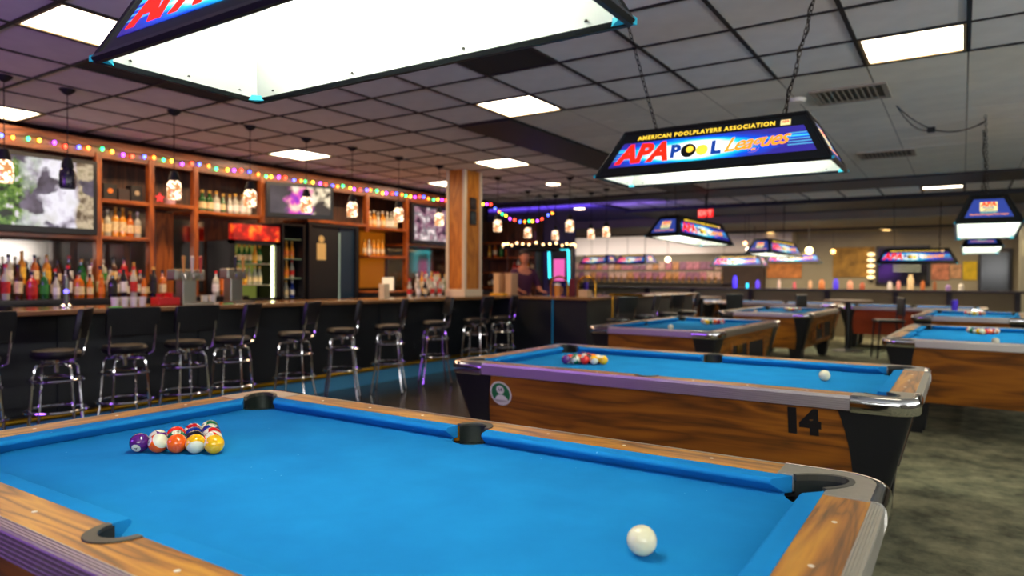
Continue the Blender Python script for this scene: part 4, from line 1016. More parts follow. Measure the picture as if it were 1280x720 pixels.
pn = [(-6.2, 2.32, 'pendant lamp at the left photo edge, before the television'), (-6.2, 2.77, 'unlit dark pendant lamp in front of the left television'), (-6.15, 3.66, 'pendant lamp glowing pinkish, third from the left'), (-6.1, 4.44, 'pendant lamp beside the angled television, fourth from the left'),
      (-6.1, 5.16, 'pendant lamp fifth from the left, before the angled television'), (-6.05, 5.80, 'pendant lamp sixth from the left, above the dark door'), (-6.03, 6.58, 'pendant lamp seventh from the left, over the lit till shelf'), (-6.0, 7.36, 'pendant lamp left of the column, before the third television'),
      (-5.95, 8.70, 'pendant lamp immediately right of the column'), (-5.0, 9.25, 'pendant lamp with bright cylinder over the bar corner'), (-5.08, 10.7, 'right one of the bright pendants over the bar corner'), (-6.4, 10.3, 'pendant lamp behind the swag of bulbs'), (-6.3, 11.1, 'faint pendant lamp above the blue lit screen'), (-5.55, 11.07, 'pendant lamp between the two bright cylinders'), (-4.62, 12.3, 'farthest small pendant lamp over the bar')]
p0 = None
for k, (x, y, lb) in enumerate(pn):
    if p0 is None: p0 = pendant(lb); o = p0
    else: o = copy_tree(p0); o['label'] = lb
    o.location = (x, y, CZ)
    if k == 1:
        for ch in o.children:
            if ch.name.startswith('shade') and not ch.name.startswith('shade_cap'): ch.data = ch.data.copy(); ch.data.materials[0] = SHo
    if y > 8: 
        o.scale = (1, 1, 1.0)
# round rack with warm lights
rk = thing('hanging_light_ring', 'round hanging rack wound with small warm bulbs, behind the bar corner', 'hanging rack', (-6.35, 10.6, 1.86))
obj('ring', MB().tube([(.62*cos(q), .62*sin(q), 0) for q in [2*pi*i/40 for i in range(40)]], .03, 8, close=True), BLKM, rk, smooth=True)
obj('ring', MB().tube([(.36*cos(q), .36*sin(q), -.06) for q in [2*pi*i/30 for i in range(30)]], .02, 8, close=True), BLKM, rk, smooth=True)
for k in range(4): q = k*pi/2+.5; obj('hanger', MB().tube([(.6*cos(q), .6*sin(q), 0), (0, 0, .94)], .006, 5), BLKM, rk)
for k in range(2): q = k*pi/2+.5; obj('cross_bar', MB().tube([(-.6*cos(q), -.6*sin(q), 0), (.6*cos(q), .6*sin(q), 0)], .012, 5), BLKM, rk)
wb = sphere_mesh('warm_bulb', .018, emis('warm_bulb', (1, .62, .26, 1), 7), 10, 6)
for k in range(34): q = 2*pi*k/34; link('warm_bulb', wb, rk, (.64*cos(q), .64*sin(q), .02+.02*sin(k*2.3)))
# ---------------------------------------------------------------- things on the bar
steel = mat('brushed_steel', S(170, 165, 150), .28, 1)
def tap_tower(label, x, y, n, h=.34):
    t = thing('beer_tap_tower', label, 'beer tap', (x, y, 1.03))
    obj('column', MB().box((0, 0, h*.35), (.12, .14, h*.7)), steel, t, bevel=.01)
    obj('head', MB().box((0, 0, h*.8), (.13, .09*n+.04, .10)), steel, t, bevel=.012)
    obj('drip_tray', MB().box((.1, 0, .01), (.2, .09*n+.04, .02)), steel, t)
    hm = [mat('tap_%d' % i, c, .4) for i, c in enumerate((S(220, 210, 190), S(190, 60, 40), S(40, 40, 46), S(210, 150, 60)))]
    for k in range(n):
        y0 = (k-(n-1)/2)*.085
        s = obj('spout', MB().tube([(.06, y0, h*.8), (.11, y0, h*.8), (.125, y0, h*.8-.05)], .009, 8), chrome, t, smooth=True)
        obj('tap_handle', MB().lathe([(.0001, h*.8+.02), (.008, h*.8+.02), (.013, h*.8+.08), (.018, h*.8+.17), (.0001, h*.8+.18)], 10, (.10, y0, 0)), hm[(k+n) % 4], t, smooth=True)
tap_tower('wide steel beer tap tower left of the fridge', -6.12, 3.76, 3)
tap_tower('second beer tap tower with a red handle, before the bottle fridge', -6.12, 4.26, 2, .36)
bt_ = thing('tap_column', 'slim chrome tap column glowing blue, at the left part of the bar', 'beer tap', (-6.12, 2.72, 1.03))
obj('column', MB().lathe([(.0001, 0), (.05, 0), (.05, .015), (.028, .03), (.026, .26), (.0001, .27)], 16), chrome, bt_, smooth=True)
obj('blue_lens', MB().lathe([(.0001, 0), (.02, 0), (.018, .01), (.0001, .012)], 12, T=Matrix.Translation((.024, -.01, .13)) @ Matrix.Rotation(pi/2, 4, 'Y')), emis('blue_lens', (.15, .12, 1, 1), 3), bt_)
obj('arm', MB().tube([(0, 0, .24), (.05, 0, .26), (.07, 0, .22)], .008, 8), chrome, bt_, smooth=True)
caddy = thing('napkin_caddy', 'red plastic bar caddy on the bar, below the steel beer taps', 'caddy', (-6.02, 3.50, 1.0305))
redp = mat('red_plastic', S(210, 16, 16), .35)
obj('caddy_body', MB().box((0, 0, .035), (.14, .20, .07)), redp, caddy, bevel=.008)
obj('caddy_divider', MB().box((0, .03, .085), (.12, .012, .05)), redp, caddy); obj('caddy_cup', MB().lathe([(.0001, .07), (.03, .07), (.034, .10), (.0001, .10)], 14, (0, -.05, 0)), redp, caddy, smooth=True)
cup = MB().lathe([(.0001, 0), (.028, 0), (.036, .075), (.033, .075), (.026, .006), (.0001, .006)], 14)
cm = cup.mesh('cup', mat('white_cup', S(230, 226, 214), .35), 40)
for k in range(4):
    o = link('cup', cm, None, (-6.1, 3.10+k*.078, 1.0305)); tag(o, 'white cup on the bar left of the red caddy, %s from the left' % ordn[k], 'cup', 'white cups left of the red caddy')
for k in range(2):
    o = link('cup', cm, None, (-6.14, 3.96+k*.085, 1.0305)); tag(o, 'white cup right of the red caddy, %s' % ('nearer the caddy' if k == 0 else 'farther from the caddy'), 'cup', 'white cups right of the red caddy')
for k, (x, y, c, lb) in enumerate(((-5.86, 2.98, (60, 210, 70), 'green lit coaster on the bar left of the cups'), (-5.86, 4.02, (60, 200, 90), 'green coaster on the bar below the second tap tower'))):
    simple('coaster', lb, 'coaster', MB().lathe([(.0001, 0), (.05, 0), (.05, .005), (.0001, .005)], 20), mat('coaster_%d' % k, S(*c), .5), (x, y, 1.03), bevel=0)
simple('ashtray', 'black round dish on the bar left of the green coaster', 'dish', MB().lathe([(.0001, 0), (.05, 0), (.06, .03), (.052, .03), (.045, .008), (.0001, .008)], 18), BLKM, (-5.9, 2.2, 1.03), bevel=0, smooth=True)
row(-6.2, 7.0, 7.62, 5, 1.03, [('clear', 'red', 'red'), ('clear', 'white', 'white'), ('dark', 'red', 'cream')], 'bar top left of column', (2,))
simple('paper_roll', 'cream tall carton standing on the bar left of the column', 'carton', MB().box((0, 0, .09), (.09, .10, .18)), mat('carton', S(210, 196, 160), .6), (-6.15, 6.45, 1.03))
for k in range(2):
    simple('menu_block', 'beige upright menu stand right of the column, %s of two' % ('left' if k == 0 else 'right'), 'menu stand', MB().box((0, 0, .17), (.10, .20, .34)), mat('menu_beige', S(196, 160, 124), .6), (-6.15, 9.06+k*.0-.0, 1.03) if k == 0 else (-5.92, 9.06, 1.03))
rh = thing('red_lamp_hook', 'bright red curved bar tap right of the column', 'beer tap', (-6.15, 8.42, 1.03))
obj('hook', MB().tube([(0, .10, .0), (0, .10, .12), (0, .06, .17), (0, 0, .18), (0, -.06, .14)], .02, 8), mat('bright_red', S(230, 20, 14), .3, emit=S(255, 30, 20), es=.5), rh, smooth=True)
obj('hook_base', MB().lathe([(.0001, 0), (.05, 0), (.05, .02), (.0001, .02)], 14, (0, .10, 0)), BLK, rh)
simple('yellow_tray', 'yellow tray on the bar right of the column', 'tray', MB().box((0, 0, .015), (.24, .14, .03)), mat('tray_yellow', S(240, 180, 30), .4), (-5.93, 8.72, 1.03))
jar = thing('beer_mug', 'tall amber beer mug standing near the bar corner', 'mug', (-4.98, 8.85, 1.03))
obj('glass_body', MB().lathe([(.0001, 0), (.045, 0), (.048, .16), (.0001, .16)], 16), mat('beer_amber', S(214, 140, 60), .15), jar, smooth=True)
obj('foam', MB().lathe([(.0001, .16), (.048, .16), (.044, .185), (.0001, .19)], 16), IVORY, jar, smooth=True)
obj('handle', MB().tube([(.045, 0, .14), (.08, 0, .13), (.08, 0, .05), (.045, 0, .04)], .007, 6), mat('beer_amber', S(214, 140, 60), .15), jar)
simple('cream_box', 'cream napkin box beside the brass arches on the bar', 'box', MB().box((0, 0, .05), (.14, .14, .10)), mat('cream_box', S(226, 190, 140), .5), (-4.55, 8.9, 1.03))
simple('maroon_tower', 'maroon tap tower under the brass arch', 'beer tap', MB().box((0, 0, .13), (.10, .12, .26)), mat('maroon', S(110, 26, 40), .4), (-4.80, 9.02, 1.03))
ar = thing('brass_service_rail', 'brass double arched service rail at the bar corner', 'rail', (-4.75, 8.85, 1.03))
for k, (x0, y0) in enumerate(((-.2, 0), (.19, .12))):
    obj('arch', MB().tube([(x0-.14, y0, 0), (x0-.14, y0, .17)]+[(x0-.14*cos(q), y0, .17+.12*sin(q)) for q in [pi*i/10 for i in range(1, 10)]]+[(x0+.14, y0, .17), (x0+.14, y0, 0)], .016, 8), brass, ar, smooth=True)
br = thing('brass_rail_post', 'brass post with a flat rail beside the black chair at the bar end', 'rail', (-4.22, 9.12, 0))
obj('post', MB().tube([(0, 0, 0), (0, 0, 1.08)], .016, 8), brass, br, smooth=True)
obj('rail', MB().tube([(-.06, 0, 1.06), (.42, .1, 1.06)], .02, 8), brass, br, smooth=True)
# ---------------------------------------------------------------- bartender
def skin_fig(name, verts, edges, m, parent, root=0, sub=2):
    me = bpy.data.meshes.new(name); me.from_pydata([v[:3] for v in verts], edges, []); o = link(name, me, parent)
    bm = bmesh.new(); bm.from_mesh(me); ly = bm.verts.layers.skin.verify()
    bm.verts.ensure_lookup_table()
    for i, v in enumerate(bm.verts):
        r = verts[i][3]; v[ly].radius = r if isinstance(r, tuple) else (r, r); v[ly].use_root = (i == root)
    bm.to_mesh(me); bm.free()
    s = o.modifiers.new('skin', 'SKIN'); s.use_smooth_shade = True; o.modifiers.new('sub', 'SUBSURF').levels = sub; o.modifiers['sub'].render_levels = sub
    me.materials.append(m); return o
skinm = mat('skin', S(190, 120, 92), .5); 
def person(loc, rz):
    p = thing('person', 'person in dark purple top behind the bar, leaning right before the blue lit screen', 'person', loc, rz)
    top_m = mat('plum_shirt', S(70, 26, 60), .8); jean = mat('dark_jeans', S(24, 26, 40), .8)
    # faces +y ; body skin
    V = [(0, 0, .95, (.14, .10)), (0, 0, 1.10, (.13, .10)), (0, .02, 1.28, (.16, .11)), (0, .02, 1.40, (.13, .09)), (0, .025, 1.48, .05), (0, .04, 1.54, .055),
         (.17, .02, 1.40, .055), (.24, .06, 1.18, .042), (.20, .28, 1.10, .034), (.19, .36, 1.09, .026),
         (-.17, .02, 1.40, .055), (-.25, .04, 1.16, .042), (-.20, .25, 1.10, .034), (-.18, .33, 1.09, .026),
         (.09, 0, .86, .085), (.10, .01, .48, .058), (.10, -.01, .10, .042), (.10, .10, .04, .035),
         (-.09, 0, .86, .085), (-.10, .01, .48, .058), (-.10, -.01, .10, .042), (-.10, .10, .04, .035)]
    E_ = [(0, 1), (1, 2), (2, 3), (3, 4), (4, 5), (3, 6), (6, 7), (7, 8), (8, 9), (3, 10), (10, 11), (11, 12), (12, 13), (0, 14), (14, 15), (15, 16), (16, 17), (0, 18), (18, 19), (19, 20), (20, 21)]
    skin_fig('body', V, E_, skinm, p)
    # shirt over torso and sleeves
    V2 = [(0, 0, .92, (.155, .115)), (0, 0, 1.10, (.145, .115)), (0, .02, 1.28, (.175, .125)), (0, .02, 1.40, (.145, .10)), (.17, .02, 1.40, .066), (.24, .055, 1.20, .056), (.225, .15, 1.14, .05), (-.17, .02, 1.40, .066), (-.25, .04, 1.18, .056), (-.23, .13, 1.14, .05), (0, .02, 1.455, .065)]
    skin_fig('shirt', V2, [(0, 1), (1, 2), (2, 3), (3, 4), (4, 5), (5, 6), (3, 7), (7, 8), (8, 9), (3, 10)], top_m, p)
    V3 = [(0, 0, .93, (.15, .11)), (.09, 0, .84, .098), (.10, .01, .48, .072), (.10, -.01, .12, .060), (-.09, 0, .84, .098), (-.10, .01, .48, .072), (-.10, -.01, .12, .060)]
    skin_fig('trousers', V3, [(0, 1), (1, 2), (2, 3), (0, 4), (4, 5), (5, 6)], jean, p)
    # head
    hd = []
    for z, rx, ry, oy in ((-.115, .030, .035, .03), (-.10, .048, .055, .022), (-.06, .064, .075, .012), (-.02, .072, .086, .004), (.03, .076, .092, 0), (.07, .072, .088, -.004), (.10, .052, .066, -.006), (.115, .02, .03, -.006)):
        hd.append([(rx*cos(2*pi*i/20), oy+ry*sin(2*pi*i/20), z) for i in range(20)])
    h = obj('head', MB().loft(hd), skinm, p, smooth=60, loc=(0, .05, 1.64))
    obj('nose', MB().loft([[(-.010, .085, .02), (.010, .085, .02), (0, .098, .02)], [(-.016, .082, -.022), (.016, .082, -.022), (0, .118, -.018)]]), skinm, h)
    for s in (-1, 1):
        obj('eye', MB().lathe([(.0001, -.008), (.008, -.004), (.008, .004), (.0001, .008)], 10, (s*.028, .086, .022)), mat('eye_dark', S(30, 20, 16), .3), h)
        obj('ear', MB().lathe([(.0001, -.03), (.012, -.015), (.014, .01), (.0001, .03)], 8, (s*.076, 0, 0)), skinm, h)
    obj('mouth', MB().box((0, .086, -.052), (.04, .008, .007)), mat('lips', S(150, 70, 62), .5), h)
    hr = []
    for z, rx, ry, oy in ((-.05, .074, .05, -.05), (.0, .084, .080, -.024), (.05, .086, .098, -.010), (.09, .076, .090, -.008), (.125, .045, .055, -.01), (.135, .01, .012, -.01)):
        hr.append([(rx*cos(2*pi*i/20), oy+ry*sin(2*pi*i/20), z) for i in range(20)])
    obj('hair', MB().loft(hr), mat('hair_dark', S(36, 24, 22), .7), h, smooth=60)
    # hands with five fingers
    for s, (hx_, hy_, hz_) in ((1, (.19, .36, 1.09)), (-1, (-.18, .33, 1.09))):
        V = [(hx_, hy_, hz_, (.026, .018)), (hx_, hy_+.05, hz_-.005, (.036, .014)), (hx_, hy_+.085, hz_-.008, (.034, .012))]; Ed = [(0, 1), (1, 2)]
        for k, (fx, fl_) in enumerate(((-.028, .055), (-.010, .068), (.010, .064), (.027, .050))):
            i = len(V); V += [(hx_+fx, hy_+.10, hz_-.008, .0095), (hx_+fx*1.1, hy_+.10+fl_*.5, hz_-.012, .0088), (hx_+fx*1.15, hy_+.10+fl_, hz_-.030, .0075)]; Ed += [(2, i), (i, i+1), (i+1, i+2)]
        i = len(V); V += [(hx_-s*.035, hy_+.04, hz_-.004, .011), (hx_-s*.052, hy_+.075, hz_-.012, .009)]; Ed += [(1, i), (i, i+1)]
        skin_fig('hand', V, Ed, skinm, p, sub=1)
    return p
person((-6.02, 9.55, 0), RAD(-125))
# ---------------------------------------------------------------- jukebox, exit sign, far hall
jb = thing('wall_jukebox', 'wall screen framed by a cyan neon tube over a violet wall', 'jukebox', (-6.52, 11.70, 1.18))
obj('cabinet', MB().box((0, 0, .33), (.50, .10, .74)), BLK, jb, bevel=.01)
obj('screen', MB().box((0, -.052, .28), (.24, .006, .42)), emis('pink_screen', S(214, 90, 160), 1.0), jb)
obj('neon_tube', MB().tube([(-.20, -.07, .12), (-.22, -.07, .64), (-.19, -.07, .68), (.18, -.07, .68), (.21, -.07, .64), (.23, -.07, -.02)], .020, 8), emis('cyan_neon', (.05, .75, .9, 1), 2.6), jb, smooth=True)
obj('coin_box', MB().box((.0, -.06, -.0), (.3, .06, .06)), mat('jb_blue', S(30, 40, 120), .3), jb)
area_light('niche_neon', (-6.9, 11.3, 2.3), (RAD(-35), 0, 0), .5, .1, 5, (.22, .16, 1))
ex = thing('exit_sign', 'small red lit exit sign above the middle billiard light', 'sign', (-3.85, 12.2, 2.40))
obj('sign_case', MB().box((0, 0, .07), (.26, .05, .14)), emis('exit_red', (1, .02, .02, 1), 1.0), ex)
obj('hanger', MB().box((0, 0, .27), (.02, .02, .26)), BLKM, ex)
text('lettering', 'EXIT', emis('exit_letters', (1, .25, .2, 1), 1.2), ex, frame_mx((0, -.027, .07), (1, 0, 0), (0, -1, 0)), size=.12, off=.004)
# wooden bric-a-brac wall behind the bar, between column and jukebox
sh = thing('bottle_rack_wall', 'dark brown shelf rack with bottles behind the beige menu stands', 'shelf', (-7.55, 11.55, 0))
box_part('rack_back', -.68, .62, .14, .18, 0, 2.45, brownp, sh)
for z in (1.1, 1.4, 1.7, 2.0): box_part('rack_shelf', -.66, .60, -.12, .14, z-.015, z+.015, barwoody, sh)
for x in (-.67, -.03, .61): box_part('rack_side', x-.02, x+.02, -.12, .16, 0, 2.45, brownp, sh)
def rowx(y, x0, x1, n, z, place):
    for k in range(n):
        g_, c_, l_ = rnd.choice(mix); bottle(x0+(x1-x0)*k/(n-1)+rnd.uniform(-.01, .01), y, z, rnd.choice((0, 2)), g_, c_, l_, '%s bottle, %s label, %s from left, %s' % (g_, l_, ordn[k], place), 'bottles '+place)
rowx(11.55, -8.1, -7.65, 5, 1.115, 'low shelf of rack behind bar corner'); rowx(11.55, -7.5, -7.05, 5, 1.415, 'second shelf of rack behind bar corner'); rowx(11.55, -8.1, -7.65, 4, 1.715, 'third shelf of rack behind bar corner')
# divider wall with ledge and posts
dm = mat('divider_beige', S(150, 140, 112), .85, noise=.05, nscale=2)
bx('wall_divider', -9.6, 1.0, 17.45, 17.6, 0, 1.04, dm)
lm = mat('ledge_dark', S(36, 28, 34), .5)
bx('trim_6', -9.7, 1.2, 17.2, 17.75, 1.04, 1.09, lm)
for k, x in enumerate((-9.1, -7.05, -5.8, -4.35, -2.62, -1.23, -.23, .95)):
    o = bx('trim_%d' % (7+k), x-.05, x+.05, 17.34, 17.45, 0, 1.04, lm)
# soffit with lit face
bx('trim_20', -13, -3.9, 19.9, 20.5, 2.05, 2.60, mat('soffit_pale', S(196, 188, 180), .7))
# trophies and plaques
pl = thing('plaque_board', 'wall board of pinkish framed plaques above the trophy row', 'plaques', (-8.3, 20.44, 1.4))
pm_ = [mat('plaque_%d' % i, c, .5, noise=.5, nscale=12) for i, c in enumerate((S(190, 120, 130), S(210, 170, 150), S(150, 100, 120), S(200, 140, 90)))]
pmes = [MB().box((0, 0, 0), (.19, .03, .24)).mesh('plaque', m) for m in pm_]
for i in range(24):
    for j in range(2): link('plaque', rnd.choice(pmes), pl, (-2.5+i*.215+rnd.uniform(-.01, .01), 0, j*.31))
bx('trim_21', -11, -5.6, 20.2, 20.5, 1.16, 1.20, lm)
tro = MB().lathe([(.0001, 0), (.04, 0), (.04, .03), (.012, .04), (.012, .08), (.035, .12), (.04, .17), (.0001, .17)], 10).mesh('trophy', mat('trophy_gold', S(220, 170, 80), .3, .8), 40)
for i in range(26): tag(link('trophy', tro, None, (-10.9+i*.2, 20.33, 1.20)), 'small gold trophy below the far plaques, %s from the left' % ordn[i], 'trophy', 'gold trophies below the far plaques')
# items on the ledge
ledge = [(-4.75, 'blue', .10, .30, S(60, 40, 230), 2), (-4.45, 'cyan', .06, .12, S(30, 190, 240), 3), (-4.2, 'violet', .09, .2, S(80, 50, 230), 1.2), (-3.7, 'white', .07, .22, S(230, 200, 190), 0), (-3.35, 'pink', .07, .16, S(220, 90, 110), 0),
         (-3.0, 'cream', .08, .2, S(230, 180, 140), 0), (-2.75, 'orange', .13, .22, S(214, 130, 70), 0), (-2.45, 'purple', .12, .24, S(70, 50, 200), 1), (-2.15, 'peach', .12, .2, S(226, 160, 130), 0), (-1.9, 'rust', .1, .16, S(180, 90, 60), 0),
         (-1.35, 'white', .09, .18, S(226, 216, 206), 0), (-1.18, 'rose', .08, .2, S(230, 150, 140), 0), (-.95, 'ivory', .12, .34, S(240, 210, 160), 0), (-.72, 'copper', .08, .2, S(200, 110, 50), 0), (-.5, 'brown', .07, .2, S(150, 90, 50), 0), (-.25, 'lilac', .1, .12, S(160, 130, 190), 0), (-.02, 'pearl', .1, .15, S(220, 214, 200), 0)]
for k, (x, n_, d_, h_, c_, es_) in enumerate(ledge):
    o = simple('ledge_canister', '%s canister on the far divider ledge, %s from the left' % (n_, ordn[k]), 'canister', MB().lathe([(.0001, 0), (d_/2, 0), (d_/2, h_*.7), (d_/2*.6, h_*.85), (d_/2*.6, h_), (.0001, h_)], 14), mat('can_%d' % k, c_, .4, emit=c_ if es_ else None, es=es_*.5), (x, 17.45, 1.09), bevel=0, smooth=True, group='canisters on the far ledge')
# back wall pieces
def wall_thing(name, label, cat, x0, x1, z0, z1, m, y=20.5, th=.04):
    o = simple(name, label, cat, MB().box((0, 0, (z1-z0)/2), (x1-x0, th, z1-z0)), m, ((x0+x1)/2, (20.3 if x0 < -3.7 and x1 < -4 else y)-th/2-.001, z0)); return o
bx('wall_dark_section', -5.9, -4.72, 20.3, 20.5, 0, 2.6, darkw)
wall_thing('poster', 'large ochre map-like poster on the far wall, left of the lit billiard light', 'poster', -2.95, -1.95, 1.38, 2.18, mat('ochre_poster', S(150, 112, 44), .7, noise=.6, nscale=4))
wall_thing('poster', 'orange-brown framed board under the lit billiard light in the middle', 'poster', -4.68, -3.75, 1.35, 1.75, mat('orange_board', S(190, 120, 60), .7, noise=.4, nscale=5))
wall_thing('poster', 'red and cream poster on the far wall, left of the yellow one', 'poster', -.66, -.28, 1.32, 1.72, mat('redcream', S(190, 120, 90), .7, noise=.6, nscale=6))
wall_thing('poster', 'cream and red poster between the red one and the yellow one', 'poster', -.26, -.02, 1.36, 1.70, mat('creamred', S(200, 150, 110), .7, noise=.6, nscale=6))
wall_thing('poster', 'bright yellow poster at the right of the far posters', 'poster', .01, .30, 1.32, 1.78, mat('yellow_poster', S(214, 180, 30), .7, noise=.3, nscale=6))
dk = thing('dark_glass_door', 'black glass doorway at the far right beside the yellow poster', 'door', (.66, 20.46, 0))
box_part('door_leaf', -.28, .28, -.02, .02, 0, 2.0, mat('door_glass', S(16, 18, 18), .15), dk)
f = MB(); f.box((-.31, 0, 1.02), (.06, .08, 2.04)); f.box((.31, 0, 1.02), (.06, .08, 2.04)); f.box((0, 0, 2.06), (.68, .08, .06)); obj('door_frame', f, BLK, dk)
obj('push_bar', MB().box((0, -.04, 1.0), (.4, .03, .04)), steel, dk)
wn = thing('dark_window', 'dark window with pale blind lines behind the lit billiard light', 'window', (-1.3, 20.46, 1.2))
box_part('pane', -.55, .55, -.01, .01, 0, .95, mat('window_glass', S(24, 26, 24), .1), wn)
f = MB(); f.box((-.58, 0, .47), (.06, .06, 1.0)); f.box((.58, 0, .47), (.06, .06, 1.0)); f.box((0, 0, .97), (1.2, .06, .05)); f.box((0, 0, 0), (1.2, .06, .05)); obj('window_frame', f, BLK, wn)
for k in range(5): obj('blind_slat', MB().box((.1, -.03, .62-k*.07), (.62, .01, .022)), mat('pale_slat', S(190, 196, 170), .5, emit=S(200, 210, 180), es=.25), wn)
neon = emis('warm_neon', (1, .72, .35, 1), 2.2)
ns = thing('neon_column', 'stack of glowing warm oval bulbs left of the dark window', 'neon light', (-2.02, 20.40, 1.30))
obj('backing', MB().box((0, .04, .35), (.1, .04, .8)), BLKM, ns)
for k in range(5): obj('oval_bulb', MB().lathe([(.0001, -.05), (.09, -.02), (.09, .02), (.0001, .05)], 14, (0, 0, .08+k*.15)), neon, ns, smooth=True)
for k, (x, y, z, r_, c, lb) in enumerate(((-2.99, 17.2, 1.98, .085, (1, .75, .3, 1), 'brightest globe bulb in the far hall, left of the ochre poster'), (-2.68, 18.6, 2.0, .055, (1, .55, .15, 1), 'small orange globe bulb beside the brightest one'), (-4.06, 16.0, 1.97, .06, (1, .85, .7, 1), 'white globe bulb left of the small middle billiard light'), (-4.15, 16.05, 2.12, .045, (1, .4, .2, 1), 'small red-orange globe bulb above the white one'), (-6.33, 17.0, 1.80, .07, (1, .8, .5, 1), 'warm globe bulb before the trophy wall'))):
    t = thing('globe_bulb', lb, 'light bulb', (x, y, z)); ct = 2.6 if y > 16.2 else CZ-.06
    link('bulb', sphere_mesh('bulb', r_, emis('globe_%d' % k, c, 5), 16, 10), t); obj('cord', MB().tube([(0, 0, r_*.9), (0, 0, ct-z)], .006, 5), BLKM, t)
for k, (x, y, lb) in enumerate(((-1.70, 19.6, 'recessed amber downlight in the low far ceiling, upper right one'), (-1.65, 20.2, 'recessed amber downlight in the low far ceiling, nearer the wall'), (-4.45, 19.8, 'recessed amber downlight above the small middle billiard light'))):
    o = simple('downlight', lb, 'light', MB().lathe([(.0001, -.012), (.08, -.012), (.10, 0), (.0001, 0)], 18), emis('amber_down', (1, .6, .2, 1), 3.0), (x, y, 2.60), bevel=0)
for k, (x, y, lb) in enumerate(((-5.58, 9.76, 'round warm downlight in the ceiling over the bar corner'), (-6.9, 13.2, 'small white round ceiling light beyond the jukebox'))):
    simple('downlight', lb, 'light', MB().lathe([(.0001, -.012), (.10, -.012), (.12, 0), (.0001, 0)], 18), emis('warm_down', (1, .75, .5, 1), 6), (x, y, CZ if k == 0 else CZ-.03), bevel=0)
simple('smoke_detector', 'small round white smoke detector above the second table light', 'detector', MB().lathe([(.0001, -.03), (.06, -.03), (.07, 0), (.0001, 0)], 18), tile_w, (-1.19, 6.24, CZ), bevel=0)
# right: pale wall return with an air grille
bx('wall_right_return', 1.02, 5, 18.3, 18.45, 0, 2.6, mat('pale_return', S(150, 148, 130), .85))
gr = thing('wall_grille', 'white slatted air conditioner unit at the right photo edge', 'air conditioner', (1.3, 18.28, 1.85))
obj('unit_case', MB().box((0, 0, .15), (.46, .1, .34)), mat('ac_white', S(170, 168, 140), .5), gr, bevel=.01)
for k in range(6): obj('grille_slat', MB().box((0, -.055, .04+k*.045), (.40, .012, .018)), mat('ac_slat', S(80, 80, 66), .5), gr)
# high table and chairs
def high_table(x, y, label):
    t = thing('high_table', label, 'table', (x, y, 0))
    obj('tabletop', MB().lathe([(.0001, .90), (.40, .90), (.40, .93), (.0001, .93)], 28), mat('table_brown', S(110, 74, 50), .35), t)
    obj('pedestal', MB().lathe([(.0001, .03), (.06, .03), (.05, .10), (.05, .90), (.0001, .90)], 12), BLK, t, smooth=True)
    obj('base', MB().lathe([(.0001, 0), (.28, 0), (.28, .015), (.05, .05), (.0001, .05)], 20), BLK, t, smooth=True)
def chair(x, y, rz, label, m=None):
    t = thing('side_chair', label, 'chair', (x, y, 0), rz)
    obj('seat', MB().box((0, 0, .62), (.40, .40, .05)), vinyl, t, bevel=.015)
    obj('backrest', MB().box((.19, 0, .86), (.03, .38, .30)), m or vinyl, t, bevel=.012)
    for sx in (-1, 1):
        for sy in (-1, 1):
            top = .88 if sx > 0 else .60
            obj('leg', MB().tube([(sx*.21, sy*.19, 0), (sx*.17, sy*.17, .60), (sx*.185, sy*.17, top)], .014, 6), BLK, t)
    obj('footrest', MB().tube([(-.19, -.18, .28), (-.19, .18, .28)], .01, 6), BLK, t)
    return t
high_table(-1.74, 13.9, 'round brown high table with black pedestal right of the farther middle table')
chair(-1.02, 13.0, RAD(20), 'black chair right of the round high table, before the red table')
chair(-2.45, 14.3, RAD(160), 'black chair behind the round high table')
high_table(-4.55, 14.2, 'round high table left of the far edge-on pool table')
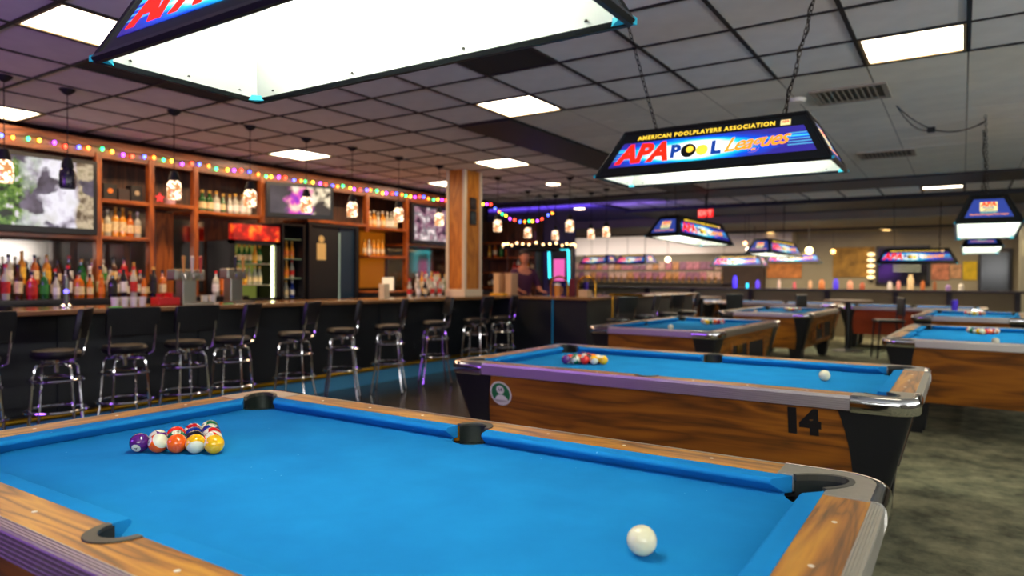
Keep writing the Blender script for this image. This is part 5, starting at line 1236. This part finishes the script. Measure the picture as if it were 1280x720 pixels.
chair(-5.40, 14.2, RAD(150), 'black chair left of the far high table'); chair(-3.9, 13.9, RAD(-40), 'black chair right of the far high table, behind the bar-side pool table')
high_table(-7.75, 15.2, 'far high table with a purple cup, beyond the bar end')
simple('purple_cup', 'tall purple cup on the far high table', 'cup', MB().lathe([(.0001, 0), (.05, 0), (.06, .28), (.0001, .28)], 14), mat('purple_cup', S(90, 50, 200), .4), (-7.7, 15.1, .9305), bevel=0, smooth=True)
chair(-6.3, 13.6, RAD(200), 'black chair beyond the end of the bar', None)
simple('purple_cup', 'purple cup on the rail of the hindmost right pool table', 'cup', MB().lathe([(.0001, 0), (.045, 0), (.05, .17), (.0001, .17)], 14), mat('purple_cup', S(90, 50, 200), .4), (-.10, 13.43, .806), bevel=0, smooth=True)
oc = thing('orange_ball_chair', 'red-orange round lamp on a stand left of the far edge-on table', 'lamp', (-4.95, 13.45, 0))
obj('globe', MB().lathe([(.0001, .72), (.07, .75), (.09, .80), (.07, .86), (.0001, .89)], 16), mat('orange_red', S(226, 70, 20), .4), oc, smooth=True)
obj('stand', MB().tube([(0, 0, 0), (0, 0, .73)], .03, 8), mat('orange_red_dark', S(150, 50, 20), .5), oc)
# ceiling cables near the right chain
cb = thing('ceiling_cable', 'thin dark cable looping under the ceiling left of the right hanging chain', 'cable', (0, 0, 0))
def sag(p, q, d): return [tuple(Vector(p).lerp(Vector(q), f/14)-Vector((0, 0, d*4*(f/14)*(1-f/14)))) for f in range(15)]
obj('cable_run', MB().tube(sag((-.50, 6.9, CZ-.01), (.16, 7.2, CZ-.15), .16), .005, 6), BLKM, cb)
obj('cable_run', MB().tube(sag((-.50, 6.9, CZ-.01), (-.28, 8.1, CZ-.02), .08), .005, 6), BLKM, cb)
obj('cable_run', MB().tube(sag((-.28, 8.1, CZ-.02), (.16, 8.0, CZ-.02), .05), .005, 6), BLKM, cb)
obj('junction_box', MB().box((-.28, 8.1, CZ-.02), (.07, .07, .05)), BLKM, cb)
bpy.context.view_layer.update()
